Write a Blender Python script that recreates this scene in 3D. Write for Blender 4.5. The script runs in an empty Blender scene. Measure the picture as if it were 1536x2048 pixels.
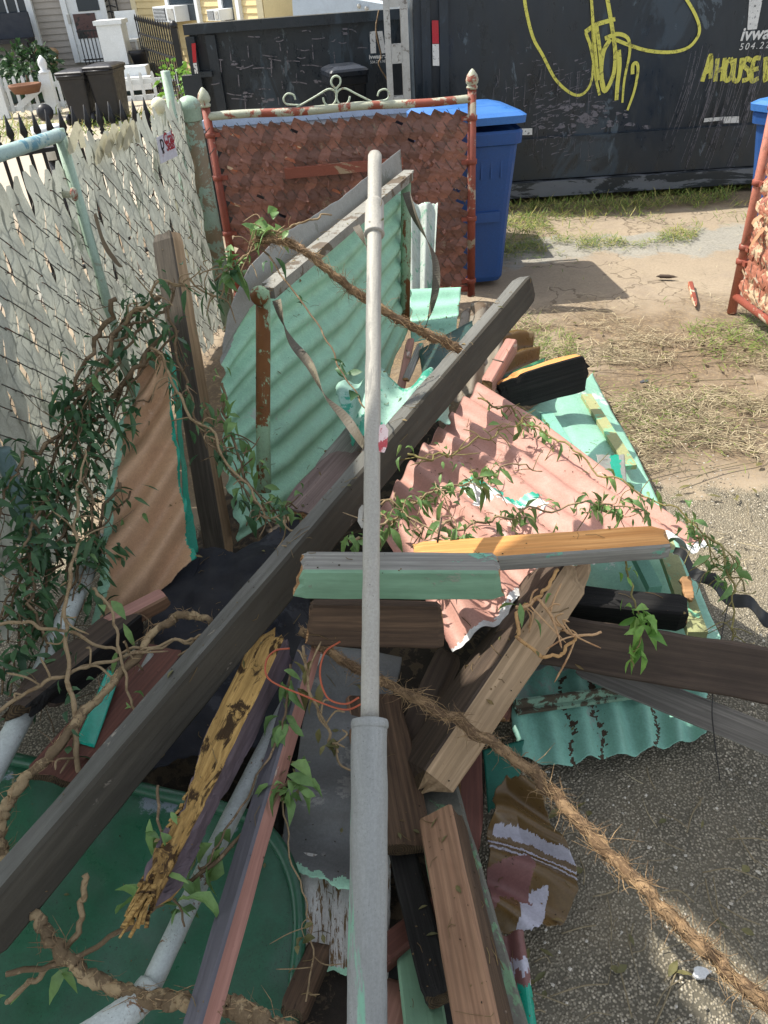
import bpy, math, random
from mathutils import Vector, Matrix, noise
random.seed(7)
SC = bpy.context.scene
COL = SC.collection
R = math.radians
# ------------------------------------------------------------------ camera, sky, sun
CAM_H, PITCH, ROLL, FPX = 1.8, R(35.6), R(4.3), 1538.0
FW = Vector((0, math.cos(PITCH), -math.sin(PITCH)))
_r0 = Vector((1, 0, 0)); _u0 = Vector((0, math.sin(PITCH), math.cos(PITCH)))
RT = math.cos(ROLL) * _r0 - math.sin(ROLL) * _u0
UP = math.cos(ROLL) * _u0 + math.sin(ROLL) * _r0
EYE = Vector((0, 0, CAM_H))
cd = bpy.data.cameras.new('camera'); cam = bpy.data.objects.new('camera', cd); COL.objects.link(cam)
m = Matrix((RT, UP, -FW)).transposed().to_4x4(); m.translation = EYE; cam.matrix_world = m
cd.sensor_fit = 'VERTICAL'; cd.sensor_height = 24.0; cd.lens = 24.0 * FPX / 2048.0
cd.clip_start = 0.05; cd.clip_end = 400.0
SC.camera = cam
SUN = Vector((-0.62, 0.27, 1.0)).normalized()
el = math.asin(SUN.z); az = math.atan2(SUN.x, SUN.y)
w = bpy.data.worlds.new('World'); SC.world = w; w.use_nodes = True
nt = w.node_tree; bg = nt.nodes['Background']
sky = nt.nodes.new('ShaderNodeTexSky'); sky.sky_type = 'NISHITA'; sky.sun_disc = False
sky.sun_elevation = el; sky.sun_rotation = az; sky.dust_density = 1.5; sky.ozone_density = 0.8
hs = nt.nodes.new('ShaderNodeHueSaturation'); hs.inputs['Saturation'].default_value = .38
nt.links.new(sky.outputs[0], hs.inputs['Color']); nt.links.new(hs.outputs[0], bg.inputs[0]); bg.inputs[1].default_value = 0.15
ld = bpy.data.lights.new('sun', 'SUN'); ld.energy = 3.4; ld.angle = R(0.5); ld.color = (1.0, 0.95, 0.86)
lo = bpy.data.objects.new('sun', ld); COL.objects.link(lo); lo.rotation_euler = SUN.to_track_quat('Z', 'Y').to_euler()
SC.view_settings.view_transform = 'Standard'; SC.view_settings.look = 'None'
SC.view_settings.exposure = 1.12; SC.view_settings.gamma = 1.0
SC.cycles.max_bounces = 6; SC.cycles.transparent_max_bounces = 8

def ray(x, y): return FW + RT * ((x - 768) / FPX) - UP * ((y - 1024) / FPX)
def W(x, y, d): return EYE + ray(x, y) * d
def GZ(x, y, z=0.0): v = ray(x, y); return EYE + v * ((z - CAM_H) / v.z)
def PY(x, y, Y): v = ray(x, y); return EYE + v * (Y / v.y)
def PL(x, y, p, n): v = ray(x, y); return EYE + v * ((p - EYE).dot(n) / v.dot(n))
def S(h, k=1.0):
    h = h.lstrip('#'); c = [int(h[i:i + 2], 16) / 255 for i in (0, 2, 4)]
    return tuple(k * (x / 12.92 if x <= .04045 else ((x + .055) / 1.055) ** 2.4) for x in c) + (1.0,)

# ------------------------------------------------------------------ materials
class NT:
    def __init__(s, name):
        s.m = bpy.data.materials.new(name); s.m.use_nodes = True; s.t = s.m.node_tree
        s.b = s.t.nodes['Principled BSDF']; s.o = s.t.nodes['Material Output']
        s.tc = s.t.nodes.new('ShaderNodeTexCoord')
    def n(s, k, **kw):
        x = s.t.nodes.new(k)
        for a, v in kw.items(): setattr(x, a, v)
        return x
    def l(s, a, b): s.t.links.new(a, b)
    def vec(s, scale=(1, 1, 1), rot=(0, 0, 0), src='Object'):
        mp = s.n('ShaderNodeMapping'); mp.inputs['Scale'].default_value = scale; mp.inputs['Rotation'].default_value = rot
        s.l(s.tc.outputs[src], mp.inputs[0]); return mp.outputs[0]
    def noise(s, v, scale, detail=6, rough=.6, dist=0.0):
        x = s.n('ShaderNodeTexNoise'); s.l(v, x.inputs['Vector'])
        x.inputs['Scale'].default_value = scale; x.inputs['Detail'].default_value = detail
        x.inputs['Roughness'].default_value = rough; x.inputs['Distortion'].default_value = dist
        return x.outputs[0]
    def voro(s, v, scale, feature='F1', out=0):
        x = s.n('ShaderNodeTexVoronoi', feature=feature); s.l(v, x.inputs['Vector']); x.inputs['Scale'].default_value = scale
        return x.outputs[out]
    def ramp(s, f, *st, interp='LINEAR'):
        x = s.n('ShaderNodeValToRGB'); x.color_ramp.interpolation = interp; e = x.color_ramp.elements
        while len(e) < len(st): e.new(.5)
        for i, (p, c) in enumerate(st):
            e[i].position = p; e[i].color = c if not isinstance(c, (int, float)) else (c, c, c, 1)
        s.l(f, x.inputs[0]); return x.outputs[0]
    def mix(s, f, a, b, mode='MIX'):
        x = s.n('ShaderNodeMix', data_type='RGBA', blend_type=mode)
        for i, v in ((0, f), (6, a), (7, b)):
            if hasattr(v, 'links') or hasattr(v, 'is_linked'): s.l(v, x.inputs[i])
            else: x.inputs[i].default_value = v
        return x.outputs[2]
    def math(s, op, a, b=0.0):
        x = s.n('ShaderNodeMath', operation=op)
        for i, v in ((0, a), (1, b)):
            if hasattr(v, 'is_linked'): s.l(v, x.inputs[i])
            else: x.inputs[i].default_value = v
        return x.outputs[0]
    def bump(s, h, strength=.3, dist=.01, prev=None):
        x = s.n('ShaderNodeBump'); x.inputs['Strength'].default_value = strength; x.inputs['Distance'].default_value = dist
        s.l(h, x.inputs['Height'])
        if prev is not None: s.l(prev, x.inputs['Normal'])
        return x.outputs[0]
    def fin(s, col=None, rough=.6, metal=0.0, nrm=None, spec=.4):
        for k, v in (('Base Color', col), ('Roughness', rough), ('Metallic', metal), ('Specular IOR Level', spec), ('Normal', nrm)):
            if v is None: continue
            if hasattr(v, 'is_linked'): s.l(v, s.b.inputs[k])
            else: s.b.inputs[k].default_value = v
        return s.m
def dk(c, k): return (c[0] * k, c[1] * k, c[2] * k, 1)

def paint(name, c, peel=None, amt=0.0, pscale=7, dirt=.45, dirtc=S('3a3026'), rough=.55, metal=0.0, bump=.15,
          st=(1, 1, 1), speck=.0, var=.22, third=None, tamt=0.0, spec=.4, trans=0.0):
    """painted surface: patchy tone, grime, optional flaking paint that shows a second colour"""
    k = NT(name); v = k.vec(st)
    base = k.mix(k.noise(v, 2.7, 5), dk(c, 1 - var), dk(c, 1 + var * .6))
    h = k.noise(v, 60, 6, .7)
    base = k.mix(k.ramp(k.noise(k.vec(), 190, 5, .75), (.36, .42), (.62, 0)), base, dk(c, .5)); base = k.mix(k.ramp(h, (.5, 0), (.75, .3)), base, dk(c, 1.35))
    if third is not None:
        f3 = k.ramp(k.noise(v, pscale * .45, 9, .68, .8), (1 - tamt - .02, 0), (1 - tamt + .02, 1)); base = k.mix(f3, base, third)
    nr = k.bump(h, bump, .004)
    if peel is not None and amt > 0:
        pn = k.noise(v, pscale, 12, .72, .4)
        f = k.ramp(pn, (.64 - .3 * amt, 0), (.66 - .3 * amt, 1))
        base = k.mix(f, base, peel); nr = k.bump(f, -.5, .002, nr)
    g = k.ramp(k.noise(v, 5.5, 11, .72, .6), (.46, 0), (.78, 1))
    base = k.mix(k.math('MULTIPLY', g, dirt), base, dirtc)
    if speck > 0:
        sp = k.ramp(k.noise(k.vec(), 260, 3, .65), (.70 - .12 * speck, 0), (.74 - .12 * speck, 1)); cl = k.ramp(k.noise(k.vec(), 7, 6, .7), (.42, 0), (.62, 1)); base = k.mix(k.math('MULTIPLY', sp, k.math('MULTIPLY', cl, .85)), base, dk(dirtc, .6))
    rr = k.ramp(k.noise(v, 11, 5), (.3, max(rough - .14, .05)), (.7, min(rough + .16, 1)))
    mt = k.fin(base, rr, metal, nr, spec)
    if trans > 0:
        tr = k.n('ShaderNodeBsdfTranslucent'); k.l(base, tr.inputs[0]); mx = k.n('ShaderNodeMixShader'); mx.inputs[0].default_value = trans
        k.l(k.b.outputs[0], mx.inputs[1]); k.l(tr.outputs[0], mx.inputs[2]); k.l(mx.outputs[0], k.o.inputs[0])
    return mt
def wood(name, c1, c2, stain=S('241d18'), samt=.4, rough=.75, grain=1.0, bump=.45, crack=.5, over=None, oamt=0.0, fg=.55, pits=0.0):
    """timber with the grain along the local X axis"""
    k = NT(name); v = k.vec((.07, 1, 1)); v2 = k.vec((.02, 1, 1))
    g1 = k.noise(v, 38 * grain, 8, .6, 1.4); g2 = k.noise(v2, 130 * grain, 5, .6)
    base = k.mix(k.ramp(g1, (.33, 0), (.67, 1)), c1, c2)
    base = k.mix(k.ramp(g2, (.42, fg), (.62, 0)), base, dk(c1, .55))
    h = k.math('ADD', k.math('MULTIPLY', g1, .5), g2)
    nr = k.bump(h, bump, .004)
    if over is not None:
        f = k.ramp(k.noise(k.vec((.35, 1, 1)), 13, 12, .72, .3), (.66 - .3 * oamt, 0), (.685 - .3 * oamt, 1))
        base = k.mix(f, base, over); nr = k.bump(f, .5, .002, nr)
    cr = k.ramp(k.noise(v2, 55, 3, .5, .4), (.27, 1), (.31, 0))
    base = k.mix(k.math('MULTIPLY', cr, crack), base, dk(stain, .5))
    if pits > 0:
        pv = k.noise(k.vec((.45, 1, 1)), 34, 5, .7, 1.0); pf = k.ramp(pv, (.50, 0), (.58, 1)); base = k.mix(k.math('MULTIPLY', pf, pits), base, dk(stain, .45)); nr = k.bump(pf, -1.0, .012, nr)
    sn = k.ramp(k.noise(k.vec((.4, 1, 1)), 7, 10, .7, .5), (.42, 0), (.72, 1))
    base = k.mix(k.math('MULTIPLY', sn, samt), base, stain)
    sp = k.ramp(k.noise(k.vec(), 240, 2), (.68, 0), (.71, 1)); base = k.mix(k.math('MULTIPLY', sp, .12), base, dk(stain, .6))
    return k.fin(base, rough, 0, nr, .3)
def endgrain(name, c1, c2):
    k = NT(name); v = k.vec((.3, 1, 1)); x = k.n('ShaderNodeTexWave', wave_type='RINGS', rings_direction='X')
    k.l(v, x.inputs[0]); x.inputs['Scale'].default_value = 60; x.inputs['Distortion'].default_value = 6; x.inputs['Detail'].default_value = 4
    base = k.mix(x.outputs[1], c1, c2); d = k.ramp(k.noise(v, 30, 8, .7), (.45, 0), (.7, .8)); base = k.mix(d, base, dk(c1, .35))
    return k.fin(base, .9, 0, k.bump(x.outputs[1], .5, .004), .2)
def leafmat(name, c1, c2, c3):
    k = NT(name); g = k.n('ShaderNodeNewGeometry')
    base = k.ramp(g.outputs['Random Per Island'], (0, c1), (.55, c2), (.93, c2), (1, c3))
    n1 = k.noise(k.vec(), 70, 4); base = k.mix(k.ramp(n1, (.4, 0), (.75, .45)), base, dk(c1, .5))
    k.fin(base, .5, 0, k.bump(n1, .3, .003), .45)
    tr = k.n('ShaderNodeBsdfTranslucent'); k.l(k.mix(.0, base, base), tr.inputs[0])
    mx = k.n('ShaderNodeMixShader'); mx.inputs[0].default_value = .3
    k.l(k.b.outputs[0], mx.inputs[1]); k.l(tr.outputs[0], mx.inputs[2]); k.l(mx.outputs[0], k.o.inputs[0])
    return k.m

# ------------------------------------------------------------------ mesh building
class MB:
    def __init__(s): s.v = []; s.f = []; s.mi = []; s.sm = []
    def add(s, vs, fs, mi=0, sm=False):
        o = len(s.v); s.v += [tuple(x) for x in vs]
        for i, f in enumerate(fs):
            s.f.append([o + q for q in f]); s.mi.append(mi[i] if isinstance(mi, list) else mi); s.sm.append(sm)
    def box(s, c, d, mi=0, rot=None):
        vs = []
        for a in (-1, 1):
            for b in (-1, 1):
                for e in (-1, 1):
                    q = Vector((a * d[0] / 2, b * d[1] / 2, e * d[2] / 2)); q = rot @ q if rot is not None else q
                    vs.append(q + Vector(c))
        s.add(vs, [(0, 1, 3, 2), (4, 6, 7, 5), (0, 4, 5, 1), (2, 3, 7, 6), (0, 2, 6, 4), (1, 5, 7, 3)], mi)
    def bar(s, a, b, w, h, mi=0, up=Vector((0, 0, 1))):
        a, b = Vector(a), Vector(b); x = (b - a); L = x.length; x.normalize()
        if abs(x.dot(up)) > .98: up = Vector((0, 1, 0))
        y = up.cross(x).normalized(); z = x.cross(y)
        s.box((a + b) / 2, (L, w, h), mi, Matrix((x, y, z)).transposed())
    def tube(s, pts, r, n=8, mi=0, cap=True, jit=0.0, sm=True):
        pts = [Vector(p) for p in pts]; N = len(pts); rr = r if isinstance(r, (list, tuple)) else [r] * N
        t = [(pts[min(i + 1, N - 1)] - pts[max(i - 1, 0)]).normalized() for i in range(N)]
        up = Vector((0, 0, 1)) if abs(t[0].z) < .9 else Vector((0, 1, 0)); nx = t[0].cross(up).normalized(); vs = []
        for i in range(N):
            nx = (nx - t[i] * nx.dot(t[i])).normalized(); ny = t[i].cross(nx)
            for k in range(n):
                a = 2 * math.pi * k / n; q = rr[i] * (1 + (random.uniform(-jit, jit) if jit else 0))
                vs.append(pts[i] + (nx * math.cos(a) + ny * math.sin(a)) * q)
        fs = [(i * n + k, i * n + (k + 1) % n, (i + 1) * n + (k + 1) % n, (i + 1) * n + k) for i in range(N - 1) for k in range(n)]
        if cap: fs += [tuple(range(n - 1, -1, -1)), tuple((N - 1) * n + k for k in range(n))]
        s.add(vs, fs, mi, sm)
    def lathe(s, c, prof, n=16, mi=0, ax=None):
        c = Vector(c); q = ax.to_track_quat('Z', 'Y').to_matrix() if ax is not None else Matrix.Identity(3); vs = []
        for (r, z) in prof:
            for k in range(n): a = 2 * math.pi * k / n; vs.append(c + q @ Vector((r * math.cos(a), r * math.sin(a), z)))
        N = len(prof)
        s.add(vs, [(i * n + k, i * n + (k + 1) % n, (i + 1) * n + (k + 1) % n, (i + 1) * n + k) for i in range(N - 1) for k in range(n)]
              + [tuple(range(n - 1, -1, -1)), tuple((N - 1) * n + k for k in range(n))], mi, True)
    def prism(s, poly, off, mi=0):
        off = Vector(off); n = len(poly); vs = [Vector(p) for p in poly] + [Vector(p) + off for p in poly]
        s.add(vs, [tuple(range(n - 1, -1, -1)), tuple(range(n, 2 * n))] + [(k, (k + 1) % n, n + (k + 1) % n, n + k) for k in range(n)], mi)
    def ribbon(s, pts, wid, nrm, mi=0, thick=.0):
        pts = [Vector(p) for p in pts]; N = len(pts); vs = []
        for i in range(N):
            t = (pts[min(i + 1, N - 1)] - pts[max(i - 1, 0)]).normalized(); wv = nrm.cross(t).normalized()
            ww = wid[i] if isinstance(wid, (list, tuple)) else wid
            vs += [pts[i] + wv * ww / 2, pts[i] - wv * ww / 2]
        s.add(vs, [(2 * i, 2 * i + 1, 2 * i + 3, 2 * i + 2) for i in range(N - 1)], mi)
    def build(s, name, mats, parent=None, M=None):
        me = bpy.data.meshes.new(name); me.from_pydata(s.v, [], s.f)
        for x in (mats if isinstance(mats, (list, tuple)) else [mats]): me.materials.append(x)
        me.polygons.foreach_set('material_index', s.mi); me.polygons.foreach_set('use_smooth', s.sm); me.update()
        o = bpy.data.objects.new(name, me); COL.objects.link(o)
        if parent is not None: o.parent = parent
        if M is not None: o.matrix_local = M
        return o
def tag(o, label=None, cat=None, group=None, kind=None):
    for k, v in (('label', label), ('category', cat), ('group', group), ('kind', kind)):
        if v: o[k] = v
    return o
def empty(name, loc, label, cat, group=None):
    o = bpy.data.objects.new(name, None); COL.objects.link(o); o.location = loc; o.empty_display_size = .05
    return tag(o, label, cat, group)
def rel(o, parent):      # keep world placement of a mesh built in world space under an empty
    o.parent = parent; o.matrix_parent_inverse = Matrix.Identity(4); o.location = o.location - parent.location; return o
def smooth(pts, per=6):
    pts = [Vector(p) for p in pts]
    if len(pts) < 3: return [pts[0].lerp(pts[-1], i / per) for i in range(per + 1)]
    P = [pts[0] * 2 - pts[1]] + pts + [pts[-1] * 2 - pts[-2]]; out = []
    for i in range(1, len(P) - 2):
        for k in range(per):
            t = k / per; a, b, c, d = P[i - 1], P[i], P[i + 1], P[i + 2]
            out.append(.5 * ((2 * b) + (c - a) * t + (2 * a - 5 * b + 4 * c - d) * t * t + (3 * b - a - 3 * c + d) * t ** 3))
    out.append(pts[-1]); return out
def wp(l): return [W(*p) for p in l]
def resamp(pts, n):
    pts = [Vector(p) for p in pts]; L = [0]
    for a, b in zip(pts, pts[1:]): L.append(L[-1] + (b - a).length)
    out = []; j = 0
    for i in range(n + 1):
        t = L[-1] * i / n
        while j < len(pts) - 2 and L[j + 1] < t: j += 1
        out.append(pts[j].lerp(pts[j + 1], 0 if L[j + 1] == L[j] else min(max((t - L[j]) / (L[j + 1] - L[j]), 0), 1)))
    return out

def beam(name, A, B, w, h, mats, label=None, cat='timber', roll=0.0, seg=26, jit=.0022, c=.005, rotA=0.0, rotB=0.0, group=None, parent=None, cutA=0.0, cutB=0.0, face=None):
    """squared timber from A to B; mats = [top, left, bottom, right, end] (seen along A->B); rot = how far an end is eaten away"""
    A, B = Vector(A), Vector(B); X = (B - A); L = X.length; X.normalize(); jit *= 1.35
    if not cutA: cutA = random.uniform(-.1, .1)
    if not cutB: cutB = random.uniform(-.1, .1)
    if not rotA: rotA = .012
    if not rotB: rotB = .012
    upv = Vector((0, 0, 1)) if face is None else Vector(face)
    Yv = upv.cross(X).normalized(); Zv = X.cross(Yv)
    q = Matrix.Rotation(R(roll), 3, X); Yv = q @ Yv; Zv = q @ Zv
    M = Matrix((X, Yv, Zv)).transposed().to_4x4(); M.translation = A
    ring = [(w/2-c, h/2), (w/2, h/2-c), (w/2, -h/2+c), (w/2-c, -h/2), (-w/2+c, -h/2), (-w/2, -h/2+c), (-w/2, h/2-c), (-w/2+c, h/2)]
    sub = 3; full = []
    idx = [0, 1, 1, 2, 2, 3, 3, 0]; sl = []
    for k in range(8):
        a, b = ring[k], ring[(k + 1) % 8]; n = 4 if k % 2 else 1
        mt = {0: 0, 1: 1, 2: 1, 3: 2, 4: 2, 5: 3, 6: 3, 7: 0}[k]
        for i in range(n): full.append((a[0] + (b[0] - a[0]) * i / n, a[1] + (b[1] - a[1]) * i / n)); sl.append(mt)
    n = len(full); mb = MB(); vs = []; sd = random.uniform(0, 90)
    for i in range(seg + 1):
        t = i / seg
        for (y, z) in full:
            x = t * L; p = Vector((x * 9, y * 30, z * 30 + sd))
            e = noise.noise(p) * jit; k = 1 + e / max(min(w, h), .02)
            bow = noise.noise(Vector((x * 1.2, sd, 3))) * .003
            if rotA or rotB:
                f = max(rotA - x, 0) / rotA if rotA else 0
                g = max(rotB - (L - x), 0) / rotB if rotB else 0
                f = max(f, g)
                if f > 0:
                    nn = noise.fractal(Vector((x * 14 + sd, y * 42, z * 42)), 1, 2, 5)
                    k *= 1 - min(.75, (1 if max(rotA, rotB) > .02 else .3) * f * (.3 + .6 * max(nn + .25, 0))); x += nn * (.05 if max(rotA, rotB) > .02 else .01) * f
            if cutA and i == 0: x += cutA * z
            if cutB and i == seg: x += cutB * z
            vs.append((x, y * k + bow, z * k + bow * .6))
    fs = [(i * n + k, (i + 1) * n + k, (i + 1) * n + (k + 1) % n, i * n + (k + 1) % n) for i in range(seg) for k in range(n)]
    mb.add(vs, fs, [sl[k] for i in range(seg) for k in range(n)])
    mb.add(vs[:n], [tuple(range(n))], 4); mb.add(vs[seg * n:], [tuple(range(n - 1, -1, -1))], 4)
    o = mb.build(name, mats, parent, M)
    if label: tag(o, label, cat, group)
    return o
def sheet(name, top, bottom, left, right, mats, waves=0, amp=.01, phase=None, nu=70, nv=70, label=None, cat='metal sheet', slot=None,
          rag=(0, 0, 0, 0), bend=.0, thick=.0016, group=None, sharp=1.0, back=1, flip=False, parent=None, hole=None):
    """thin metal sheet spanned between four edges, corrugated along phase(u,v); rag = torn depth of the u0,u1,v0,v1 edges"""
    T = resamp(wp(top), nu); B = resamp(wp(bottom), nu); Lf = resamp(wp(left), nv); Rg = resamp(wp(right), nv); sd = random.uniform(0, 50)
    def at(l, t): t = min(max(t, 0), 1) * (len(l) - 1); i = min(int(t), len(l) - 2); return l[i].lerp(l[i + 1], t - i)
    def Sf(u, v):
        b = T[0] * (1-u)*(1-v) + T[-1] * u*(1-v) + B[0] * (1-u)*v + B[-1] * u*v
        return at(T, u) * (1-v) + at(B, u) * v + at(Lf, v) * (1-u) + at(Rg, v) * u - b
    def rg(a, t, k):
        if a <= 0: return 0
        return a * max(0, .45 + .55 * noise.fractal(Vector((t * 7 + k * 9 + sd, k, sd)), 1, 2, 4) + .12 * noise.noise(Vector((t * 60, k, sd))))
    P = []; UVs = []
    for j in range(nv + 1):
        for i in range(nu + 1):
            u, v = i / nu, j / nv
            a, b = rg(rag[0], v, 1), 1 - rg(rag[1], v, 2); c_, d_ = rg(rag[2], u, 3), 1 - rg(rag[3], u, 4)
            uu = a + (b - a) * u; vv = c_ + (d_ - c_) * v; P.append(Sf(uu, vv)); UVs.append((uu, vv))
    def N(i, j):
        g = lambda a, b: P[min(max(b, 0), nv) * (nu + 1) + min(max(a, 0), nu)]
        x = (g(i + 1, j) - g(i - 1, j)).cross(g(i, j + 1) - g(i, j - 1)); return x.normalized() if x.length > 1e-9 else Vector((0, 0, 1))
    V = []; V2 = []
    for j in range(nv + 1):
        for i in range(nu + 1):
            k = j * (nu + 1) + i; n = N(i, j); n = -n if n.dot(EYE - P[k]) < 0 else n; u, v = UVs[k]; h = 0
            if waves:
                s = math.sin(2 * math.pi * waves * (phase(u, v) if phase else v)); h += amp * math.copysign(abs(s) ** sharp, s)
            if bend: h += bend * noise.fractal(Vector((P[k].x * 4 + sd, P[k].y * 4, P[k].z * 4)), 1, 2, 3)
            V.append(P[k] + n * h); V2.append(P[k] + n * (h - thick))
    cell = [(i, j) for j in range(nv) for i in range(nu) if not (hole and hole((i + .5) / nu, (j + .5) / nv))]
    cs = set(cell); W_ = nu + 1; F = []; mi = []; o = len(V)
    ctr = len(V) // 2; ref = (V[ctr + 1] - V[ctr]).cross(V[ctr + W_] - V[ctr]); fl = ref.dot(EYE - V[ctr]) < 0
    mb = MB()
    for (i, j) in cell:
        q = (j * W_ + i, j * W_ + i + 1, (j + 1) * W_ + i + 1, (j + 1) * W_ + i); q2 = tuple(o + x for x in q)
        F += [q[::-1] if fl else q, q2 if fl else q2[::-1]]
        mi += [slot(*UVs[q[0]]) if slot else 0, back if len(mats) > back else 0]
        for (di, dj, a, b) in ((-1, 0, 3, 0), (1, 0, 1, 2), (0, -1, 0, 1), (0, 1, 2, 3)):
            if (i + di, j + dj) not in cs: F.append((q[a], q[b], q2[b], q2[a])); mi.append(mi[-2])
    mb.add(V + V2, F, mi, True); ob = mb.build(name, mats, parent)
    if label: tag(ob, label, cat, group)
    return ob
def fnz(u, v, s, k=0.0): return noise.fractal(Vector((u * s + k, v * s, k * 3.1)), 1, 2, 5)

def leaf(mb, p, d, n, L, wd, droop=.3, mi=0, curl=.3):
    wd *= .85; d = d.normalized(); sd = d.cross(n); sd = sd.normalized() if sd.length > 1e-5 else Vector((1, 0, 0)); n = sd.cross(d).normalized(); vs = []
    prof = [(.0, .04), (.22, .62), (.48, 1.0), (.75, .66), (1.0, .02)]; tw = random.uniform(-.5, .5)
    for t, ww in prof:
        c = p + d * (L * t * (1 - .2 * droop * t)) - Vector((0, 0, 1)) * (droop * L * t * t) + n * (.12 * L * math.sin(3 * t) * curl)
        s2 = (sd * math.cos(tw * t) + n * math.sin(tw * t)); up = n * (wd * ww * (.25 + curl * .5))
        vs += [c + s2 * (wd * ww) + up, c, c - s2 * (wd * ww) + up]
    fs = []
    for i in range(len(prof) - 1):
        a = 3 * i; fs += [(a, a + 1, a + 4, a + 3), (a + 1, a + 2, a + 5, a + 4)]
    mb.add(vs, fs, mi, True)
def rv(s=1.0): return Vector((random.uniform(-s, s), random.uniform(-s, s), random.uniform(-s, s)))
def vine(name, label, pts, r0, r1, stem, lm=None, nl=0, L=.045, wd=.010, cat='vine', group=None, wob=.012, spray=.03, rough=.12, twigs=0, at0=0.0, parts=True, clump=0):
    P = smooth(wp(pts), 8); N = len(P); q = random.uniform(0, 80)
    P = [p + Vector((noise.noise(Vector((i * .35, q, 0))), noise.noise(Vector((i * .35, q, 9))), noise.noise(Vector((i * .35, q, 19))))) * wob for i, p in enumerate(P)]
    mb = MB(); mb.tube(P, [r0 + (r1 - r0) * i / (N - 1) for i in range(N)], 7, 0, True, rough)
    for k in range(twigs):
        i = random.randrange(2, N - 1); a = P[i]; d = rv().normalized() * random.uniform(.03, .1)
        mb.tube(smooth([a, a + d * .5 + rv(.01), a + d + rv(.02) - Vector((0, 0, .015))], 4), [r1 * .8] * 8 + [r1 * .3], 4, 0)
    o = mb.build(name, stem); tag(o, label, cat, group)
    if lm and nl:
        lb = MB(); cl = [random.uniform(at0, 1) for _ in range(clump)] if clump else None
        for k in range(nl):
            f = random.uniform(at0, 1) if not cl else min(max(random.choice(cl) + random.gauss(0, .025), 0), 1)
            i = min(int(f * (N - 1)), N - 2); b = P[i] + rv(spray)
            d = rv() + (P[i + 1] - P[i]).normalized() * .6 + Vector((0, 0, -.35)); s = random.uniform(.4, 1.3)
            leaf(lb, b, d, rv() + Vector((0, 0, .8)), L * s, wd * s * random.uniform(.75, 1.3), random.uniform(.1, .9), 0, random.uniform(-.3, 1.6))
        lb.build('leaves', lm, o)
    return o
def root(name, label, pts, r0, r1, mat_, hairs, cat='root', hl=.05, rough=.22, fib=None, wob=.01):
    P = smooth(wp(pts), 12); N = len(P); q = random.uniform(0, 50)
    P = [p + Vector((noise.noise(Vector((i * .3, q, 0))), noise.noise(Vector((i * .3, q, 9))), noise.noise(Vector((i * .3, q, 19))))) * wob for i, p in enumerate(P)]
    rr = [(r0 + (r1 - r0) * i / (N - 1)) * (1 + .25 * noise.noise(Vector((i * .4, q, 1)))) for i in range(N)]
    mb = MB(); mb.tube(P, rr, 12, 0, True, rough); o = mb.build(name, mat_); tag(o, label, cat)
    hb = MB()
    for k in range(hairs):
        i = random.randrange(0, N - 1); a = P[i].lerp(P[i + 1], random.random()); t = (P[i + 1] - P[i]).normalized()
        s = rv(); s = (s - t * s.dot(t)).normalized(); lie = random.random() < .86
        d = (t * random.choice((-1, 1)) * random.uniform(.5, 1) + s * random.uniform(-.08, .2) + t.cross(s) * random.uniform(-.5, .5)) if lie else (s + t * random.uniform(-.6, .6) + rv(.4))
        l = hl * random.uniform(.35, 1.1) * (1 if lie else random.uniform(.5, 1.2)); p0 = a + s * rr[i] * 1.02
        p1 = p0 + d * l * .5 + rv(l * .12); p2 = p0 + d * l + rv(l * .3); hr = random.uniform(.0005, .0012)
        hb.tube([p0, p1, p2], [hr, hr * .8, hr * .3], 3, 0, False)
    if hairs: hb.build('rootlets', fib or mat_, o)
    return o
def rot_z(a): return Matrix.Rotation(a, 3, 'Z')
def copy_thing(o, loc=None, label=None):
    c = o.copy(); COL.objects.link(c)
    if loc is not None: c.location = loc
    if label: c['label'] = label
    for ch in list(o.children):
        k = ch.copy(); COL.objects.link(k); k.parent = c
        for g in list(ch.children): h = g.copy(); COL.objects.link(h); h.parent = k
    return c
def text(name, s, M, size, mat_, parent=None, ext=.0, shear=0.0, align='LEFT', off=0.0, space=1.0):
    cu = bpy.data.curves.new(name, 'FONT'); cu.body = s; cu.size = size; cu.extrude = ext; cu.shear = shear; cu.align_x = align; cu.offset = off
    cu.space_character = space; cu.materials.append(mat_); o = bpy.data.objects.new(name, cu); COL.objects.link(o)
    bpy.context.view_layer.update(); me = bpy.data.meshes.new_from_object(o.evaluated_get(bpy.context.evaluated_depsgraph_get())); bpy.data.objects.remove(o); bpy.data.curves.remove(cu)
    me.materials.clear(); me.materials.append(mat_); o = bpy.data.objects.new(name, me); COL.objects.link(o)
    if parent is not None: o.parent = parent
    o.matrix_local = M; return o
# ------------------------------------------------------------------ shared materials
GREY_STEEL = paint('weathered_grey_paint', S('a9aaa6'), S('8fb8a0'), .12, 5, .5, S('4b4a45'), .6, .0, .5, (.35, 1, 1), .5)
DARK_PAINT = paint('dark_steel_paint', S('1b252d'), S('46525a'), .1, 5, .4, S('33363a'), .34, .0, .12, (1, 1, .45), .0, .35, S('2c3943'), .42, spec=.5)
BLACK_IRON = paint('black_iron', S('15161a'), dirt=.3, rough=.45)
RED_PAINT = paint('red_oxide_paint', S('8f4a3a'), S('a59a86'), .18, 9, .5, S('3a2118'), .6)
RED_SLAT = paint('red_plastic_slat', S('96695a'), S('86705e'), .08, 8, .4, S('4a2a20'), .55, 0, .3, (1, 1, 1), .4, .3, trans=.12)
RED_SLAT2 = paint('faded_red_slat', S('b06a4c'), S('cdb79a'), .45, 9, .4, S('3a2118'), .6, 0, .3, trans=.15)
PALE_GREEN = paint('pale_green_paint', S('9db3a0'), S('8a8f7c'), .15, 7, .45, S('4a4a3a'), .5, 0, .2)
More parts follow.
